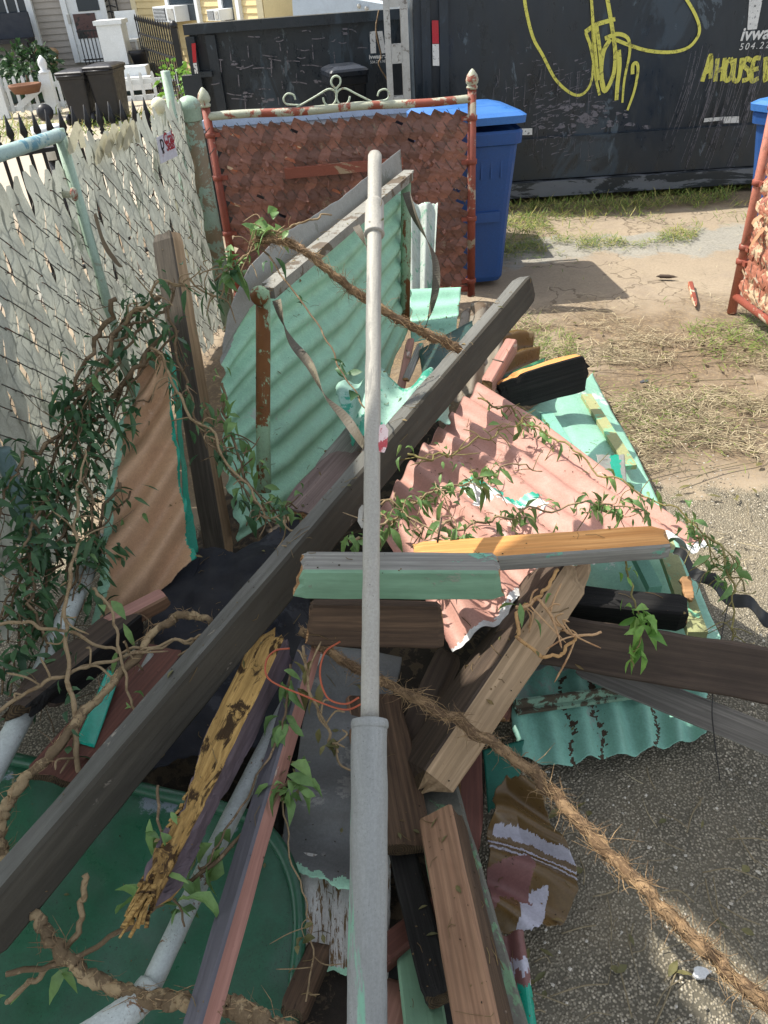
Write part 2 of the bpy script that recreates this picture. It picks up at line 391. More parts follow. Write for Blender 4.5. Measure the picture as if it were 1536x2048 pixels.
WEATHER_POST = paint('weathered_green_post', S('8fa592'), S('7a6b54'), .45, 4, .45, S('4a4034'), .6, 0, .25)
RAIL_MIX = paint('flaking_rail_paint', S('b0b29c'), S('8d4a38'), .42, 6, .35, S('3a2a20'), .5, 0, .2)
TEAL_RAIL = paint('flaking_teal_rail', S('a9c2bd'), S('5d8d9c'), .42, 14, .3, S('4a4a44'), .5, 0, .3)
SLAT = paint('grey_green_plastic_slat', S('b0b4a9'), S('7d8478'), .14, 7, .55, S('4b463a'), .5, 0, .15, (1, 1, .5), .3, .2, trans=.35)
WIRE = paint('galvanised_wire', S('55534d'), S('6a4634'), .3, 20, .3, rough=.6)
BLUE = paint('blue_plastic', S('27508c'), dirt=.18, rough=.42, bump=.06, var=.12, dirtc=S('4c566a'))
BLUE_LID = paint('blue_lid_plastic', S('3a70b4'), dirt=.12, rough=.38, bump=.05, var=.1, dirtc=S('5c6a80'))
BLACK_PL = paint('black_plastic', S('1c1c21'), dirt=.2, rough=.42, bump=.05, dirtc=S('4c4a48'))
WHITE_P = paint('white_paint', S('dfe3e4'), dirt=.18, rough=.5, bump=.05, var=.08, dirtc=S('8c8c84'))
SIDING_F = paint('shaded_siding', S('a39c92'), dirt=.15, rough=.6, bump=.04, var=.08)  # grey tone paints in the shade on the front wall
SIDING_S = paint('sunlit_siding', S('d9c491'), dirt=.15, rough=.6, bump=.04, var=.08, dirtc=S('6c6048'))  # yellow tone paints in the sun on the side wall
GLASS = NT('window_glass'); GLASS = GLASS.fin(S('28323a'), .08, 0, None, .7)
SCREENDARK = paint('reddish_door_glass', S('5a4444'), S('2a2c30'), .4, 3, .2, rough=.12, bump=0)
YELLOW = paint('yellow_spray_paint', S('d6d060'), S('8f8a44'), .3, 30, .2, rough=.6, bump=.05)
WHITE_MARK = paint('white_vinyl', S('d8d8d4'), S('4a4a4c'), .2, 40, .25, rough=.5, bump=.05, dirtc=S('3c3c3a'))
GREY_MARK = paint('grey_scrape', S('6d6a70'), S('30343a'), .35, 30, .3, rough=.7, bump=.05)
RED_MARK = paint('red_reflector', S('b1242c'), dirt=.2, rough=.3)
PALE_STEEL = paint('pale_grey_steel', S('b8b7b0'), S('77726a'), .25, 9, .4, rough=.5)

# ------------------------------------------------------------------ ground
def ground():
    k = NT('yard_ground'); v = k.vec(); sx = k.n('ShaderNodeSeparateXYZ'); k.l(k.tc.outputs['Object'], sx.inputs[0])
    big = k.noise(v, 1.1, 8, .65, .5); mid = k.noise(v, 5, 9, .65, .4); fine = k.noise(v, 60, 7, .7)
    yy = k.math('ADD', sx.outputs[1], k.math('MULTIPLY', k.math('SUBTRACT', big, .5), 1.1))
    yy = k.math('ADD', yy, k.math('MULTIPLY', k.math('SUBTRACT', mid, .5), .5))
    def band(a, b, s=.08):
        u = k.n('ShaderNodeMapRange'); u.inputs[1].default_value = a; u.inputs[2].default_value = a + s; k.l(yy, u.inputs[0])
        d = k.n('ShaderNodeMapRange'); d.inputs[1].default_value = b; d.inputs[2].default_value = b + s; d.inputs[3].default_value = 1; d.inputs[4].default_value = 0; k.l(yy, d.inputs[0])
        return k.math('MULTIPLY', u.outputs[0], d.outputs[0])
    # exposed aggregate near the camera
    vo = k.n('ShaderNodeTexVoronoi'); k.l(v, vo.inputs['Vector']); vo.inputs['Scale'].default_value = 150; vo.inputs['Randomness'].default_value = 1
    peb = k.ramp(vo.outputs[0], (.0, 1), (.62, 0))
    sep = k.n('ShaderNodeSeparateColor'); k.l(vo.outputs['Color'], sep.inputs[0])
    pc = k.ramp(sep.outputs[0], (0, S('6f6d66')), (.35, S('9d998e')), (.7, S('88847a')), (.94, S('b3aea2')), (1, S('cdc8bd')))
    agg = k.mix(k.ramp(peb, (.05, 0), (.42, 1)), S('55534c'), pc)
    agg = k.mix(k.math('MULTIPLY', k.ramp(mid, (.42, 0), (.7, 1)), .5), agg, S('6a6860'))
    agg = k.mix(k.math('MULTIPLY', k.ramp(big, (.45, 0), (.7, 1)), .35), agg, S('a89d88'))
    # sandy concrete of the drive
    con = k.mix(mid, S('94897a'), S('b0a28e')); con = k.mix(k.math('MULTIPLY', k.ramp(fine, (.45, 0), (.7, 1)), .45), con, S('7c6d58'))
    con = k.mix(k.math('MULTIPLY', k.ramp(k.noise(v, 2.3, 10, .72, 1.2), (.5, 0), (.66, 1)), .6), con, S('93877a'))
    crk = k.n('ShaderNodeTexVoronoi', feature='DISTANCE_TO_EDGE'); wv = k.n('ShaderNodeVectorMath', operation='ADD'); k.l(v, wv.inputs[0])
    cn = k.n('ShaderNodeTexNoise'); cn.inputs['Scale'].default_value = 4; cn.inputs['Detail'].default_value = 6; k.l(v, cn.inputs['Vector']); k.l(cn.outputs[1], wv.inputs[1])
    k.l(wv.outputs[0], crk.inputs['Vector']); crk.inputs['Scale'].default_value = .8
    ck = k.ramp(crk.outputs[0], (.004, 1), (.014, 0)); con = k.mix(k.math('MULTIPLY', ck, .55), con, S('4a3f33'))
    dirt = k.mix(mid, S('5c5146'), S('877763')); dirt = k.mix(k.ramp(fine, (.5, 0), (.65, .7)), dirt, S('ab9775'))
    slab = k.mix(mid, S('8b8d8a'), S('a9a8a0')); slab = k.mix(k.ramp(fine, (.45, 0), (.7, .5)), slab, S('5f5c56'))
    col = k.mix(band(2.55, 60), agg, con)
    col = k.mix(k.math('MULTIPLY', band(2.55, 4.3, .4), k.ramp(k.noise(v, 1.6, 8, .7, .6), (.30, 0), (.5, 1))), col, dirt)
    col = k.mix(k.math('MULTIPLY', band(5.35, 5.85), .85), col, slab)
    col = k.mix(k.math('MULTIPLY', band(6.35, 7.3, .3), .85), col, dirt)
    g2 = k.math('MULTIPLY', band(7.6, 60, .5), .7); col = k.mix(g2, col, S('bdb7aa'))
    col = k.mix(1.0, col, (.84, .81, .76, 1), 'MULTIPLY'); col = k.mix(k.ramp(band(2.55, 60), (0, 1), (1, 0)), col, k.mix(1.0, col, (1.32, 1.28, 1.2, 1), 'MULTIPLY'))
    isagg = k.ramp(band(2.55, 60), (0, 1), (1, 0))
    pb = k.math('MULTIPLY', peb, isagg)
    nr = k.bump(pb, .9, .006); nr = k.bump(fine, .35, .006, nr); nr = k.bump(mid, .3, .03, nr)
    k.fin(col, .88, 0, nr, .25)
    mb = MB(); n = 60; X0, X1, Y0, Y1 = -45, 45, -12, 90
    xs = [X0 + (X1 - X0) * i / n for i in range(n + 1)]; ys = [Y0 + (Y1 - Y0) * i / n for i in range(n + 1)]
    xs = sorted(xs + [i * .12 for i in range(-30, 40)]); ys = sorted(ys + [i * .12 for i in range(2, 70)])
    vs = []
    for y in ys:
        for x in xs:
            z = .012 * noise.fractal(Vector((x * 1.3, y * 1.3, 0)), 1, 2, 4) - .012; vs.append((x, y, z))
    q = len(xs); mb.add(vs, [(j * q + i, j * q + i + 1, (j + 1) * q + i + 1, (j + 1) * q + i) for j in range(len(ys) - 1) for i in range(q - 1)], 0, True)
    tag(mb.build('ground', k.m), kind='structure')
ground()

# ------------------------------------------------------------------ steel waste containers
DY = GZ(1010, 405).y
def DP(x, y): return PL(x, y, Vector((GZ(1010, 405).x, DY, 0)), Vector((.045, 1, 0)).normalized())
DX = Vector((1, -.045, 0)).normalized(); DN = Vector((-.045, -1, 0)).normalized(); DU = Vector((0, 0, 1))
xl = DP(822, 200); xl.z = 0; big = empty('waste_container', xl, 'large black waste container with yellow graffiti, standing right of the blue cart', 'waste container')
def dlocal(p): return p - xl
DM = Matrix((DX, DU, -DX.cross(DU) * -1)).transposed()
def dpt(s, z, o=0.0): return DX * s + DU * z + DN * o           # along the face, up, proud of the face
mb = MB(); Lc = 6.6; Hc = 2.45; bk = -DN * 2.3
z1, z2 = dlocal(DP(1250, 346)).z, dlocal(DP(1250, 264)).z; z0r = dlocal(DP(1250, 378)).z
mb.prism([dpt(.04, z2), dpt(Lc, z2), dpt(Lc, Hc), dpt(.04, Hc)], bk)
mb.build('upper_wall', DARK_PAINT, big)
mb = MB(); mb.prism([dpt(.03, z1), dpt(Lc, z1), dpt(Lc, z2), dpt(.03, z2)], bk * .98 ); 
for o in mb.v[:4]: pass
mb.v = [tuple(Vector(q) - DN * .0 + (DN * .035)) for q in mb.v]; mb.build('lower_wall', DARK_PAINT, big)
mb = MB(); mb.prism([dpt(.02, z0r, -.0), dpt(Lc, z0r), dpt(Lc, z1 - .01), dpt(.02, z1 - .01)], bk); mb.v = [tuple(Vector(q) + DN * .09) for q in mb.v]
mb.build('bottom_rail', paint('scuffed_dark_rail', S('262c30'), S('63666a'), .35, 4, .3, rough=.45, st=(.3, 1, 1)), big)
mb = MB(); mb.prism([dpt(.1, .02, -.12), dpt(Lc, .02, -.12), dpt(Lc, z0r, -.12), dpt(.1, z0r, -.12)], bk * .9); mb.build('skid_rail', BLACK_IRON, big)
mb = MB()
for s in (1.1, 3.6): mb.tube([dpt(s, .1, -.1), dpt(s, .1, .02)], .1, 14)
mb.build('roller', BLACK_IRON, big)
mb = MB()
for s in [.1, .24]: mb.prism([dpt(s, z2 + .0), dpt(s + .07, z2), dpt(s + .07, Hc), dpt(s, Hc)], DN * .05)
mb.build('corner_rib', DARK_PAINT, big)
mb = MB(); mb.prism([dpt(-.19, .25), dpt(-.14, .25), dpt(-.14, Hc), dpt(-.19, Hc)], -DN * .2); mb.prism([dpt(-.06, .25), dpt(.0, .25), dpt(.0, Hc), dpt(-.06, Hc)], -DN * .2)
for z in (.3, .75, 1.12, 1.5, 1.9): mb.prism([dpt(-.145, z), dpt(-.055, z), dpt(-.055, z + .13), dpt(-.145, z + .13)], -DN * .12)
ld_ = mb.build('end_ladder', PALE_STEEL, big)
def face_mark(name, polys, mt, o=.004):
    b = MB()
    for poly in polys:
        pts = []
        for (x, y) in poly: p = dlocal(DP(x, y)); pts.append(p + DN * o)
        b.prism(pts, DN * .0015)
    return b.build(name, mt, big)
face_mark('red_reflector', [[(863, 40), (876, 40), (877, 86), (864, 86)]], RED_MARK, .054)
face_mark('white_reflector', [[(864, 87), (877, 87), (878, 130), (865, 130)], ], WHITE_MARK, .054)
face_mark('white_tape', [[(1035, 257), (1064, 256), (1064, 269), (1035, 270)], [(1446, 233), (1477, 232), (1476, 245), (1446, 246)], [(1408, 236), (1445, 233), (1444, 240), (1406, 244)]], WHITE_MARK, .012)
def gline(pts, w0, w1=None, o=.006):
    P = [dlocal(DP(x, y)) + DN * o for x, y in pts]; P = smooth(P, 7); N = len(P)
    return P, [.74 * (w0 + ((w1 or w0) - w0) * i / (N - 1)) for i in range(N)]
gb = MB(); k_ = 0
for pts, a, b in [([(1046, -30), (1052, 20), (1066, 75), (1085, 110), (1112, 160), (1145, 188), (1168, 186), (1183, 160), (1186, 110), (1184, 40), (1182, -30)], .035, .022),
                  ([(1178, 58), (1172, 66), (1180, 90), (1188, 130), (1192, 160), (1199, 190)], .033, .03),
                  ([(1170, 64), (1190, 50), (1212, 43), (1230, 38)], .045, .04),
                  ([(1209, -30), (1218, 20), (1226, 70), (1230, 110), (1226, 150), (1209, 182), (1202, 150), (1206, 105), (1220, 78)], .04, .045),
                  ([(1192, 50), (1199, 100), (1203, 150), (1208, 178)], .04, .035),
                  ([(1209, 77), (1232, 68), (1250, 72), (1258, 84), (1258, 110), (1248, 160), (1244, 205)], .042, .022),
                  ([(1228, 78), (1258, 90), (1295, 101), (1340, 104), (1375, 95), (1395, 72), (1397, 50), (1385, 20), (1360, -20)], .034, .03),
                  ([(1236, 100), (1238, 130), (1234, 170), (1232, 200)], .05, .04),
                  ([(1264, 148), (1265, 130), (1272, 126), (1275, 140), (1268, 180), (1254, 220)], .04, .025),
                  ([(1180, -30), (1185, 40), (1190, 100), (1196, 160)], .03, .03)]:
    k_ += 1; P, ww = gline(pts, a, b, .004 + .0012 * k_ + (0)); gb.ribbon(P, ww, DN)
gb.build('graffiti_tag', YELLOW, big)
gb = MB(); k_ = 0
def pix_letters(strokes, x0, y0, sx, sy, wd, slant=-.1):
    global k_
    for st in strokes:
        k_ += 1; pts = [(x0 + a * sx + slant * (1 - b) * -sy, y0 + b * sy - a * 2) for a, b in st]
        P, ww = gline(pts, wd, wd, .004 + .0007 * (k_ % 9)); gb.ribbon(P, ww, DN)
LET = {'A': [[(0, 1), (.45, 0), (.6, 0), (.75, .9)], [(.1, .62), (.8, .5)]], 'H': [[(.1, 0), (.08, 1)], [(.75, 0), (.7, 1)], [(.1, .55), (.72, .45)]],
       'O': [[(.5, 0), (.1, .35), (.2, .9), (.6, .9), (.8, .4), (.5, 0)]], 'U': [[(.1, 0), (.12, .8), (.45, 1), (.7, .8), (.75, 0)]],
       'S': [[(.75, .12), (.3, .02), (.12, .3), (.6, .55), (.65, .88), (.1, .97)]], 'E': [[(.75, 0), (.15, .08), (.12, .95), (.75, .88)], [(.15, .5), (.65, .45)]],
       'W': [[(0, 0), (.15, 1), (.45, .3), (.7, 1), (.95, 0)]]}
for ch, x in zip('AHOUSE', (1404, 1428, 1445, 1462, 1481, 1500)): pix_letters(LET[ch], x, 117, 22, 46, .045)
pix_letters(LET['W'], 1526, 114, 26, 48, .045)
gb.build('graffiti_words', YELLOW, big)
def on_face(x, y): 
    M = Matrix((DX, DU, DN)).transposed().to_4x4(); M.translation = dlocal(DP(x, y)) + DN * .005; return M
text('web_address_lettering', 'ivwaste.com', on_face(1479, 81), .125, WHITE_MARK, big, .001, .15, off=.003)
text('phone_lettering', '504.224.9871', on_face(1477, 100), .065, WHITE_MARK, big, .001, .15, space=1.35)
face_mark('logo', [[(1502, -60), (1536, -60), (1513, 58), (1494, 60)], [(1560, -60), (1590, -60), (1560, 58), (1542, 58)], [(1590, -60), (1615, -60), (1575, 58), (1560, 58)]], WHITE_MARK)
sb = MB()      # scrapes and runs
for i in range(150):
    x = random.gauss(1105, 48); y = random.gauss(215, 60)
    if x < 985 or y < 70 or y > 330 or x > 1300: continue
    l = random.uniform(4, 17); P, ww = gline([(x, y), (x + l * .5, y - l * .16), (x + l, y - l * random.uniform(.05, .5))], .012 * random.uniform(.4, 1.5), .004, .0385 if y > 262 else .0035); sb.ribbon(P, ww, DN)
for i in range(46):
    x = random.uniform(1375, 1536); y = random.uniform(90, 200); l = random.uniform(60, 190); P, ww = gline([(x, y), (x - l * .12, y + l * .5), (x - l * .3, y + l)], .0035, .005, .039); sb.ribbon(P, ww, DN)
for i in range(40):
    x = random.uniform(985, 1190); y = random.uniform(120, 280); l = random.uniform(15, 70); P, ww = gline([(x, y), (x + random.uniform(-4, 2), y + l * .5), (x - 3, y + l)], .003, .004, .039); sb.ribbon(P, ww, DN)
for i in range(60):
    x = random.gauss(1180, 45); y = random.gauss(238, 16)
    if y > 262: continue
    r = random.uniform(2, 9); pts = [(x + r * math.cos(t) * random.uniform(.6, 1.6), y + r * .6 * math.sin(t) * random.uniform(.6, 1.3)) for t in [j * .9 for j in range(7)]]
    sb.prism([dlocal(DP(*p)) + DN * (.003 + i * .00003) for p in pts], DN * .0004)
tag(sb.build('scrape_marks', GREY_MARK, big), kind='stuff')

LY = 9.3
def lp(x, y, o=0.0): p = PY(x, y, LY); return p
a0 = lp(372, 46); a1 = lp(795, 22); zt = (a0.z + a1.z) / 2; base = Vector((a0.x, LY, 0))
lf = empty('waste_container', base, 'black waste container with white IV lettering, behind the ornate red gate', 'waste container')
LW = a1.x - a0.x + .6; mb = MB()
mb.prism([(0, .05, .2), (0, .05, zt), (0, .1, zt), (0, 1.3, zt - .45), (0, 1.3, .2)], (LW, 0, 0)); mb.build('body', DARK_PAINT, lf)
mb = MB(); mb.box((LW / 2, .02, zt - .04), (LW + .06, .16, .09)); mb.build('top_rail', DARK_PAINT, lf)
mb = MB(); mb.box((.22, .03, zt / 2), (.1, .12, zt - .2)); mb.box((.02, .0, zt / 2), (.09, .14, zt - .2)); mb.box((.12, .0, .95), (.14, .2, .05)); mb.box((-.03, -.03, .8), (.2, .12, .3)); mb.box((-.0, -.03, .3), (.2, .12, .35))
mb.build('end_post', DARK_PAINT, lf)
def lmark(name, pts_l, mt, o=.055):
    b = MB()
    for pts in pts_l: b.prism([lp(x, y) - base + Vector((0, -o, 0)) for x, y in pts], Vector((0, -.002, 0)))
    return b.build(name, mt, lf)
lmark('red_reflector', [[(387, 85), (395, 84), (397, 122), (390, 123)]], RED_MARK, .13); lmark('white_reflector', [[(390, 124), (397, 123), (400, 144), (394, 145)]], WHITE_MARK, .13)
lmark('logo', [[(739, 63), (750, 61), (752, 105), (741, 106)], [(754, 62), (764, 61), (769, 90), (772, 61), (781, 60), (775, 104), (763, 106)]], WHITE_MARK)
def lM(x, y): M = Matrix((Vector((1, 0, 0)), Vector((0, 0, 1)), Vector((0, -1, 0)))).transposed().to_4x4(); M.translation = lp(x, y) - base + Vector((0, -.056, 0)); return M
text('web_address_lettering', 'ivwaste.com', lM(738, 117), .055, WHITE_MARK, lf, .001, 0, off=.002); text('phone_lettering', '504.224.9871', lM(740, 126), .036, WHITE_MARK, lf, .001)
sb = MB()
for i in range(45):
    x = random.uniform(420, 735); y = random.uniform(60, 200); l = random.uniform(5, 40); v = random.random() < .5
    q = [(x, y), (x + (1 if v else l * .5), y + (l * .5 if v else random.uniform(-3, 3))), (x + (2 if v else l), y + (l if v else random.uniform(-5, 5)))]
    P = [lp(*t) - base + Vector((0, -.053, 0)) for t in q]; sb.ribbon(smooth(P, 4), .009, Vector((0, -1, 0)))
for cx, cy in ((470, 125), (640, 165), (530, 200), (690, 60), (500, 190)):
    for i in range(7):
        x = cx + random.gauss(0, 12); y = cy + random.gauss(0, 5); r = random.uniform(1, 5)
        sb.prism([lp(x + r * math.cos(t) * random.uniform(.5, 2.5), y + r * math.sin(t) * .6) - base + Vector((0, -.0532 - .0001 * i, 0)) for t in [j * 1.05 for j in range(6)]], Vector((0, -.0006, 0)))
tag(sb.build('scrape_marks', GREY_MARK, lf), kind='stuff')

# pale truck bed seen over the left container, and dim roof beyond it
tb = [PY(582, 30, 13.2), PY(582, -30, 13.2), PY(660, -30, 13.2), PY(706, -2, 13.2), PY(800, 14, 13.2), PY(800, 60, 13.2)]
te = empty('truck_bed', Vector((tb[0].x, 13.2, 0)), 'pale blue-white truck bed showing above the left black container', 'truck bed')
mb = MB(); q = [p - te.location for p in tb]; q = [Vector((q[0].x, 0, .6))] + q[1:-1] + [Vector((q[-1].x, 0, .6))]; mb.prism(q, (0, 1.8, 0)); mb.build('side_panel', paint('pale_blue_white', S('c3d0dc'), dirt=.2, rough=.4), te)
mb = MB(); mb.bar(q[2] + Vector((0, -.02, .03)), q[4] + Vector((0, -.02, .03)), .06, .05)
mb.build('edge_rail', WHITE_P, te)
mb = MB()
for x, y in ((718, 12), (733, 17)): p = PY(x, y, 13.2) - te.location; mb.tube([p, p + Vector((0, -.03, 0))], .03, 10)
mb.build('bolt', PALE_STEEL, te)
mb = MB()
for s in (.4, 1.3): mb.tube([Vector((s, .2, .35)), Vector((s, .5, .35))], .35, 20)
mb.build('wheel', BLACK_PL, te)

# ------------------------------------------------------------------ house across the way
HY = 18.5
def hp(x, y): return PY(x, y, HY)
hx = hp(281, 60).x; house = empty('house', Vector((hx, HY, 0)), 'house with siding toned grey for shade and yellow for sun, white front door and porch', 'house')
def hl(x, y, o=0.0): return PY(x, y, HY - o) - house.location
xL = -8.0
mb = MB(); zz = .0
while zz < 3.4:      # front clapboards
    mb.add([(xL, 0, zz), (0, 0, zz), (0, .0, zz + .115), (xL, .0, zz + .115), (xL, -.022, zz), (0, -.022, zz)], [(4, 5, 2, 3), (0, 1, 5, 4)]); zz += .11
mb.box((xL / 2, .1, 1.7), (abs(xL), .19, 3.4)); mb.build('front_wall', SIDING_F, house)
e1 = PY(527, 20, 15.2); ev = Vector((e1.x - hx, 15.2 - HY, 0)); el_ = ev.length; ed = ev.normalized(); en = Vector((ed.y, -ed.x, 0))
if en.y > 0: en = -en
mb = MB(); zz = 0
while zz < 4.0:
    mb.add([en * 0 + Vector((0, 0, zz)), ed * el_ + Vector((0, 0, zz)), ed * el_ + Vector((0, 0, zz + .115)), Vector((0, 0, zz + .115)), en * .022 + Vector((0, 0, zz)), ed * el_ + en * .022 + Vector((0, 0, zz))], [(4, 5, 2, 3), (0, 1, 5, 4)]); zz += .11
mb.prism([Vector((0, 0, 0)) - en * .01, ed * el_ - en * .01, ed * el_ + Vector((0, 0, 4)) - en * .01, Vector((0, 0, 4)) - en * .01], -en * 3.0); mb.build('side_wall', SIDING_S, house)
mb = MB()
for s in (0.0, el_ - .05, el_ * .83): mb.bar(ed * s + en * .03, ed * s + en * .03 + Vector((0, 0, 3.6)), .1, .08)
mb.build('corner_trim', paint('cream_trim', S('e0d3ae'), dirt=.1, rough=.5, var=.05), house)
mb = MB(); mb.prism([(xL, -.4, 3.3), (.5, -.4, 3.3), (.5, 2, 4.6), (xL, 2, 4.6)], (0, 0, .15)); mb.build('roof', paint('grey_shingle', S('5a5650'), dirt=.5, rough=.9), house)
pz = hl(200, 132).z; 
mb = MB(); mb.box((xL / 2 + .1, -.9, pz - .06), (abs(xL) + .2, 1.8, .12)); mb.box((xL / 2 + .1, -.85, (pz - .12) / 2), (abs(xL) + .1, 1.6, pz - .12)); mb.build('porch_floor', paint('dark_green_porch', S('2b3f3c'), dirt=.3, rough=.6), house)
def hrect(x0, y0, x1, y1, o, d, b, mi=0):
    p, q = hl(x0, (y0 + y1) / 2), hl(x1, (y0 + y1) / 2); t = hl((x0 + x1) / 2, y0).z; u = hl((x0 + x1) / 2, y1).z
    b.box(((p.x + q.x) / 2, -o - d / 2, (t + u) / 2), (q.x - p.x, d, t - u), mi)
door = MB(); hrect(137, -90, 204, 124, .02, .05, door); door = door.build('door', WHITE_P, house)
b = MB(); hrect(149, -60, 193, 22, .071, .01, b); b.build('upper_pane', GLASS, door); b = MB(); hrect(153, 26, 197, 76, .071, .012, b); b.build('lower_pane', SCREENDARK, door)
b = MB(); hrect(126, -90, 137, 126, .02, .09, b); hrect(204, -90, 215, 126, .02, .09, b); b.build('door_frame', WHITE_P, house)
b = MB(); p = hl(141, 38); b.box((p.x, -.1, p.z), (.05, .06, .16)); b.build('door_handle', PALE_STEEL, door)
wn = MB(); hrect(-60, -60, 58, 76, .02, .03, wn); wn = wn.build('window', GLASS, house)
b = MB(); hrect(56, -60, 68, 92, .02, .09, b); hrect(-60, 40, 57, 45, .052, .04, b); hrect(-60, 76, 60, 84, .02, .1, b)
for x in (12, 34): hrect(x, -60, x + 3, 76, .052, .025, b)
b.build('window_frame', WHITE_P, wn)
b = MB()
for x in (206, 218, 232): hrect(x, -40, x + 2.5, 44, .05, .02, b)
for y in (-10, 8, 22, 34):
    p, q = hl(207, y), hl(233, y - 8); b.tube(smooth([p + Vector((0, -.06, 0)), (p + q) / 2 + Vector((0, -.06, .06)), q + Vector((0, -.06, 0))], 6), .012, 6)
tag(rel(b.build('iron_trellis', BLACK_IRON), house) if False else b.build('iron_trellis', BLACK_IRON, house))
# porch things
rl = empty('porch_railing', house.location + hl(196, 128, 1.3), 'black iron porch railing in front of the white door', 'railing'); o0 = rl.location - house.location
b = MB(); za = hl(196, 60, 1.3).z - o0.z
for i in range(9): x = -.22 + i * .07; b.bar((x, 0, 0), (x, 0, za), .016, .016)
b.build('bars', BLACK_IRON, rl); b = MB(); b.bar((-.25, 0, za), (.38, 0, za), .03, .03); b.bar((-.25, 0, .08), (.38, 0, .08), .025, .025); b.build('handrail', BLACK_IRON, rl)
pp = hl(240, 128, 1.4) + house.location; pil = empty('porch_pillar', pp, 'square white porch pillar with a wider cap, right of the door', 'pillar')
hgt = hl(240, 46, 1.4).z - pp.z + .0; b = MB(); b.box((0, 0, hgt / 2), (.45, .45, hgt)); b.build('shaft', WHITE_P, pil); b = MB(); b.box((0, 0, hgt + .03), (.52, .52, .07)); b.build('cap', WHITE_P, pil)
bn = empty('porch_bench', house.location + hl(18, 128, .6), 'dark bench on the porch beneath the large window', 'bench'); b = MB(); b.box((0, .2, .62), (1.15, .06, .42)); b.build('backrest', paint('dark_blue_grey', S('2a313c'), dirt=.2, rough=.6), bn)
b = MB(); b.box((0, 0, .38), (1.15, .42, .07)); b.build('seat', BLACK_PL, bn)
for s in (-1, 1): b = MB(); b.box((s * .5, 0, .18), (.06, .4, .36)); b.build('leg', BLACK_PL, bn)
st = MB()
for i in range(16):
    p = hl(random.uniform(72, 108), random.uniform(103, 126), random.uniform(.5, .8)) + house.location
    st.lathe(p, [(.02, -.06), (.1, -.05), (.13, 0), (.1, .05), (.03, .07)], 9)
tag(st.build('rock_stack', paint('tan_rock', S('a98d6c'), S('7d6c58'), .4, 6, .4, rough=.9)), 'heap of tan rocks on the porch left of the door', 'rocks')
ch = empty('patio_chair', house.location + hl(268, 128, 1.0), 'white plastic patio chair beside the porch pillar', 'chair'); b = MB(); b.box((0, .16, .62), (.4, .04, .5)); b.build('backrest', WHITE_P, ch); b = MB(); b.box((0, 0, .4), (.4, .4, .04)); b.build('seat', WHITE_P, ch)
for sx_ in (-1, 1):
    for sy_ in (-1, 1): b = MB(); b.bar((sx_ * .17, sy_ * .17, 0), (sx_ * .17, sy_ * .17, .4), .035, .035); b.build('leg', WHITE_P, ch)
b = MB(); b.lathe(house.location + hl(281, 120, 1.5), [(.12, -.15), (.17, .1), (.19, .12), (.19, .16), (.15, .16)], 14); tag(b.build('plant_pot', BLACK_PL), 'black pot on the porch edge beside the white chair', 'pot')
b = MB(); b.box(house.location + hl(271, 150, 2.0), (.5, .35, .3)); b.box(house.location + hl(275, 166, 2.3), (.55, .3, .2)); tag(b.build('porch_steps', WHITE_P), 'white painted steps below the porch pillar', 'steps')
# window air conditioners on the cream wall
def sp(x, y):                       # point on the cream wall
    return PL(x, y, house.location, en)
def ac(x0, y0, x1, y1, lab):
    p = sp((x0 + x1) / 2, (y0 + y1) / 2); wv = (sp(x1, (y0+y1)/2) - sp(x0, (y0+y1)/2)).length; hv = abs(sp((x0+x1)/2, y0).z - sp((x0+x1)/2, y1).z)
    e = empty('air_conditioner', p, lab, 'air conditioner', 'window air conditioners on the cream wall'); q = Matrix((ed, -en, Vector((0, 0, 1)))).transposed()
    b = MB(); b.box(en * .15, (wv, .35, hv), 0, q); b.build('case', WHITE_P, e)
    b = MB()
    for i in range(9): b.box(en * .33 + ed * (-wv * .2) + Vector((0, 0, hv * (-.35 + .09 * i))), (wv * .5, .012, hv * .03), 0, q)
    b.box(en * .326 + ed * (-wv * .2), (wv * .55, .006, hv * .8), 1, q); b.build('grille', [WHITE_P, BLACK_PL], e)
    b = MB(); b.box(en * .33 + ed * (wv * .3), (wv * .28, .008, hv * .7), 0, q); b.build('side_louvre', PALE_STEEL, e)
ac(337, 10, 381, 41, 'larger white air conditioner in the near window of the cream wall'); ac(446, 16, 470, 38, 'small white air conditioner above the middle of the left container')
for x0, x1 in ((334, 392), (442, 476)):
    b = MB(); q = Matrix((ed, -en, Vector((0, 0, 1)))).transposed(); p = sp((x0 + x1) / 2, -25) - house.location; ww = (sp(x1, 0) - sp(x0, 0)).length; b.box(p + en * .02, (ww, .05, 1.0), 0, q); wn = b.build('window', GLASS, house)
    b = MB()
    for s in (-1, 1): b.box(p + ed * s * ww / 2 + en * .04, (.1, .08, 1.1), 0, q)
    b.box(p + en * .045, (ww, .06, .06), 0, q); b.build('window_frame', WHITE_P, wn)
rb = MB(); p = PY(555, 28, 22.0)
rb.prism([p + Vector((-.9, 0, -3)), p + Vector((.8, 0, -3)), p + Vector((.8, 0, .1)), p + Vector((-.9, 0, .12))], (0, 3, 0))
rb.prism([p + Vector((-1, -.3, .1)), p + Vector((.9, -.3, .1)), p + Vector((.9, 2, 1.6)), p + Vector((-1, 2, 1.6))], (0, 0, .1))
tag(rb.build('shed', paint('mossy_old_shingle', S('77756a'), S('9a8f7c'), .5, 9, .6, rough=.9)), 'weathered shed roof between the cream house and pale truck bed', 'shed')
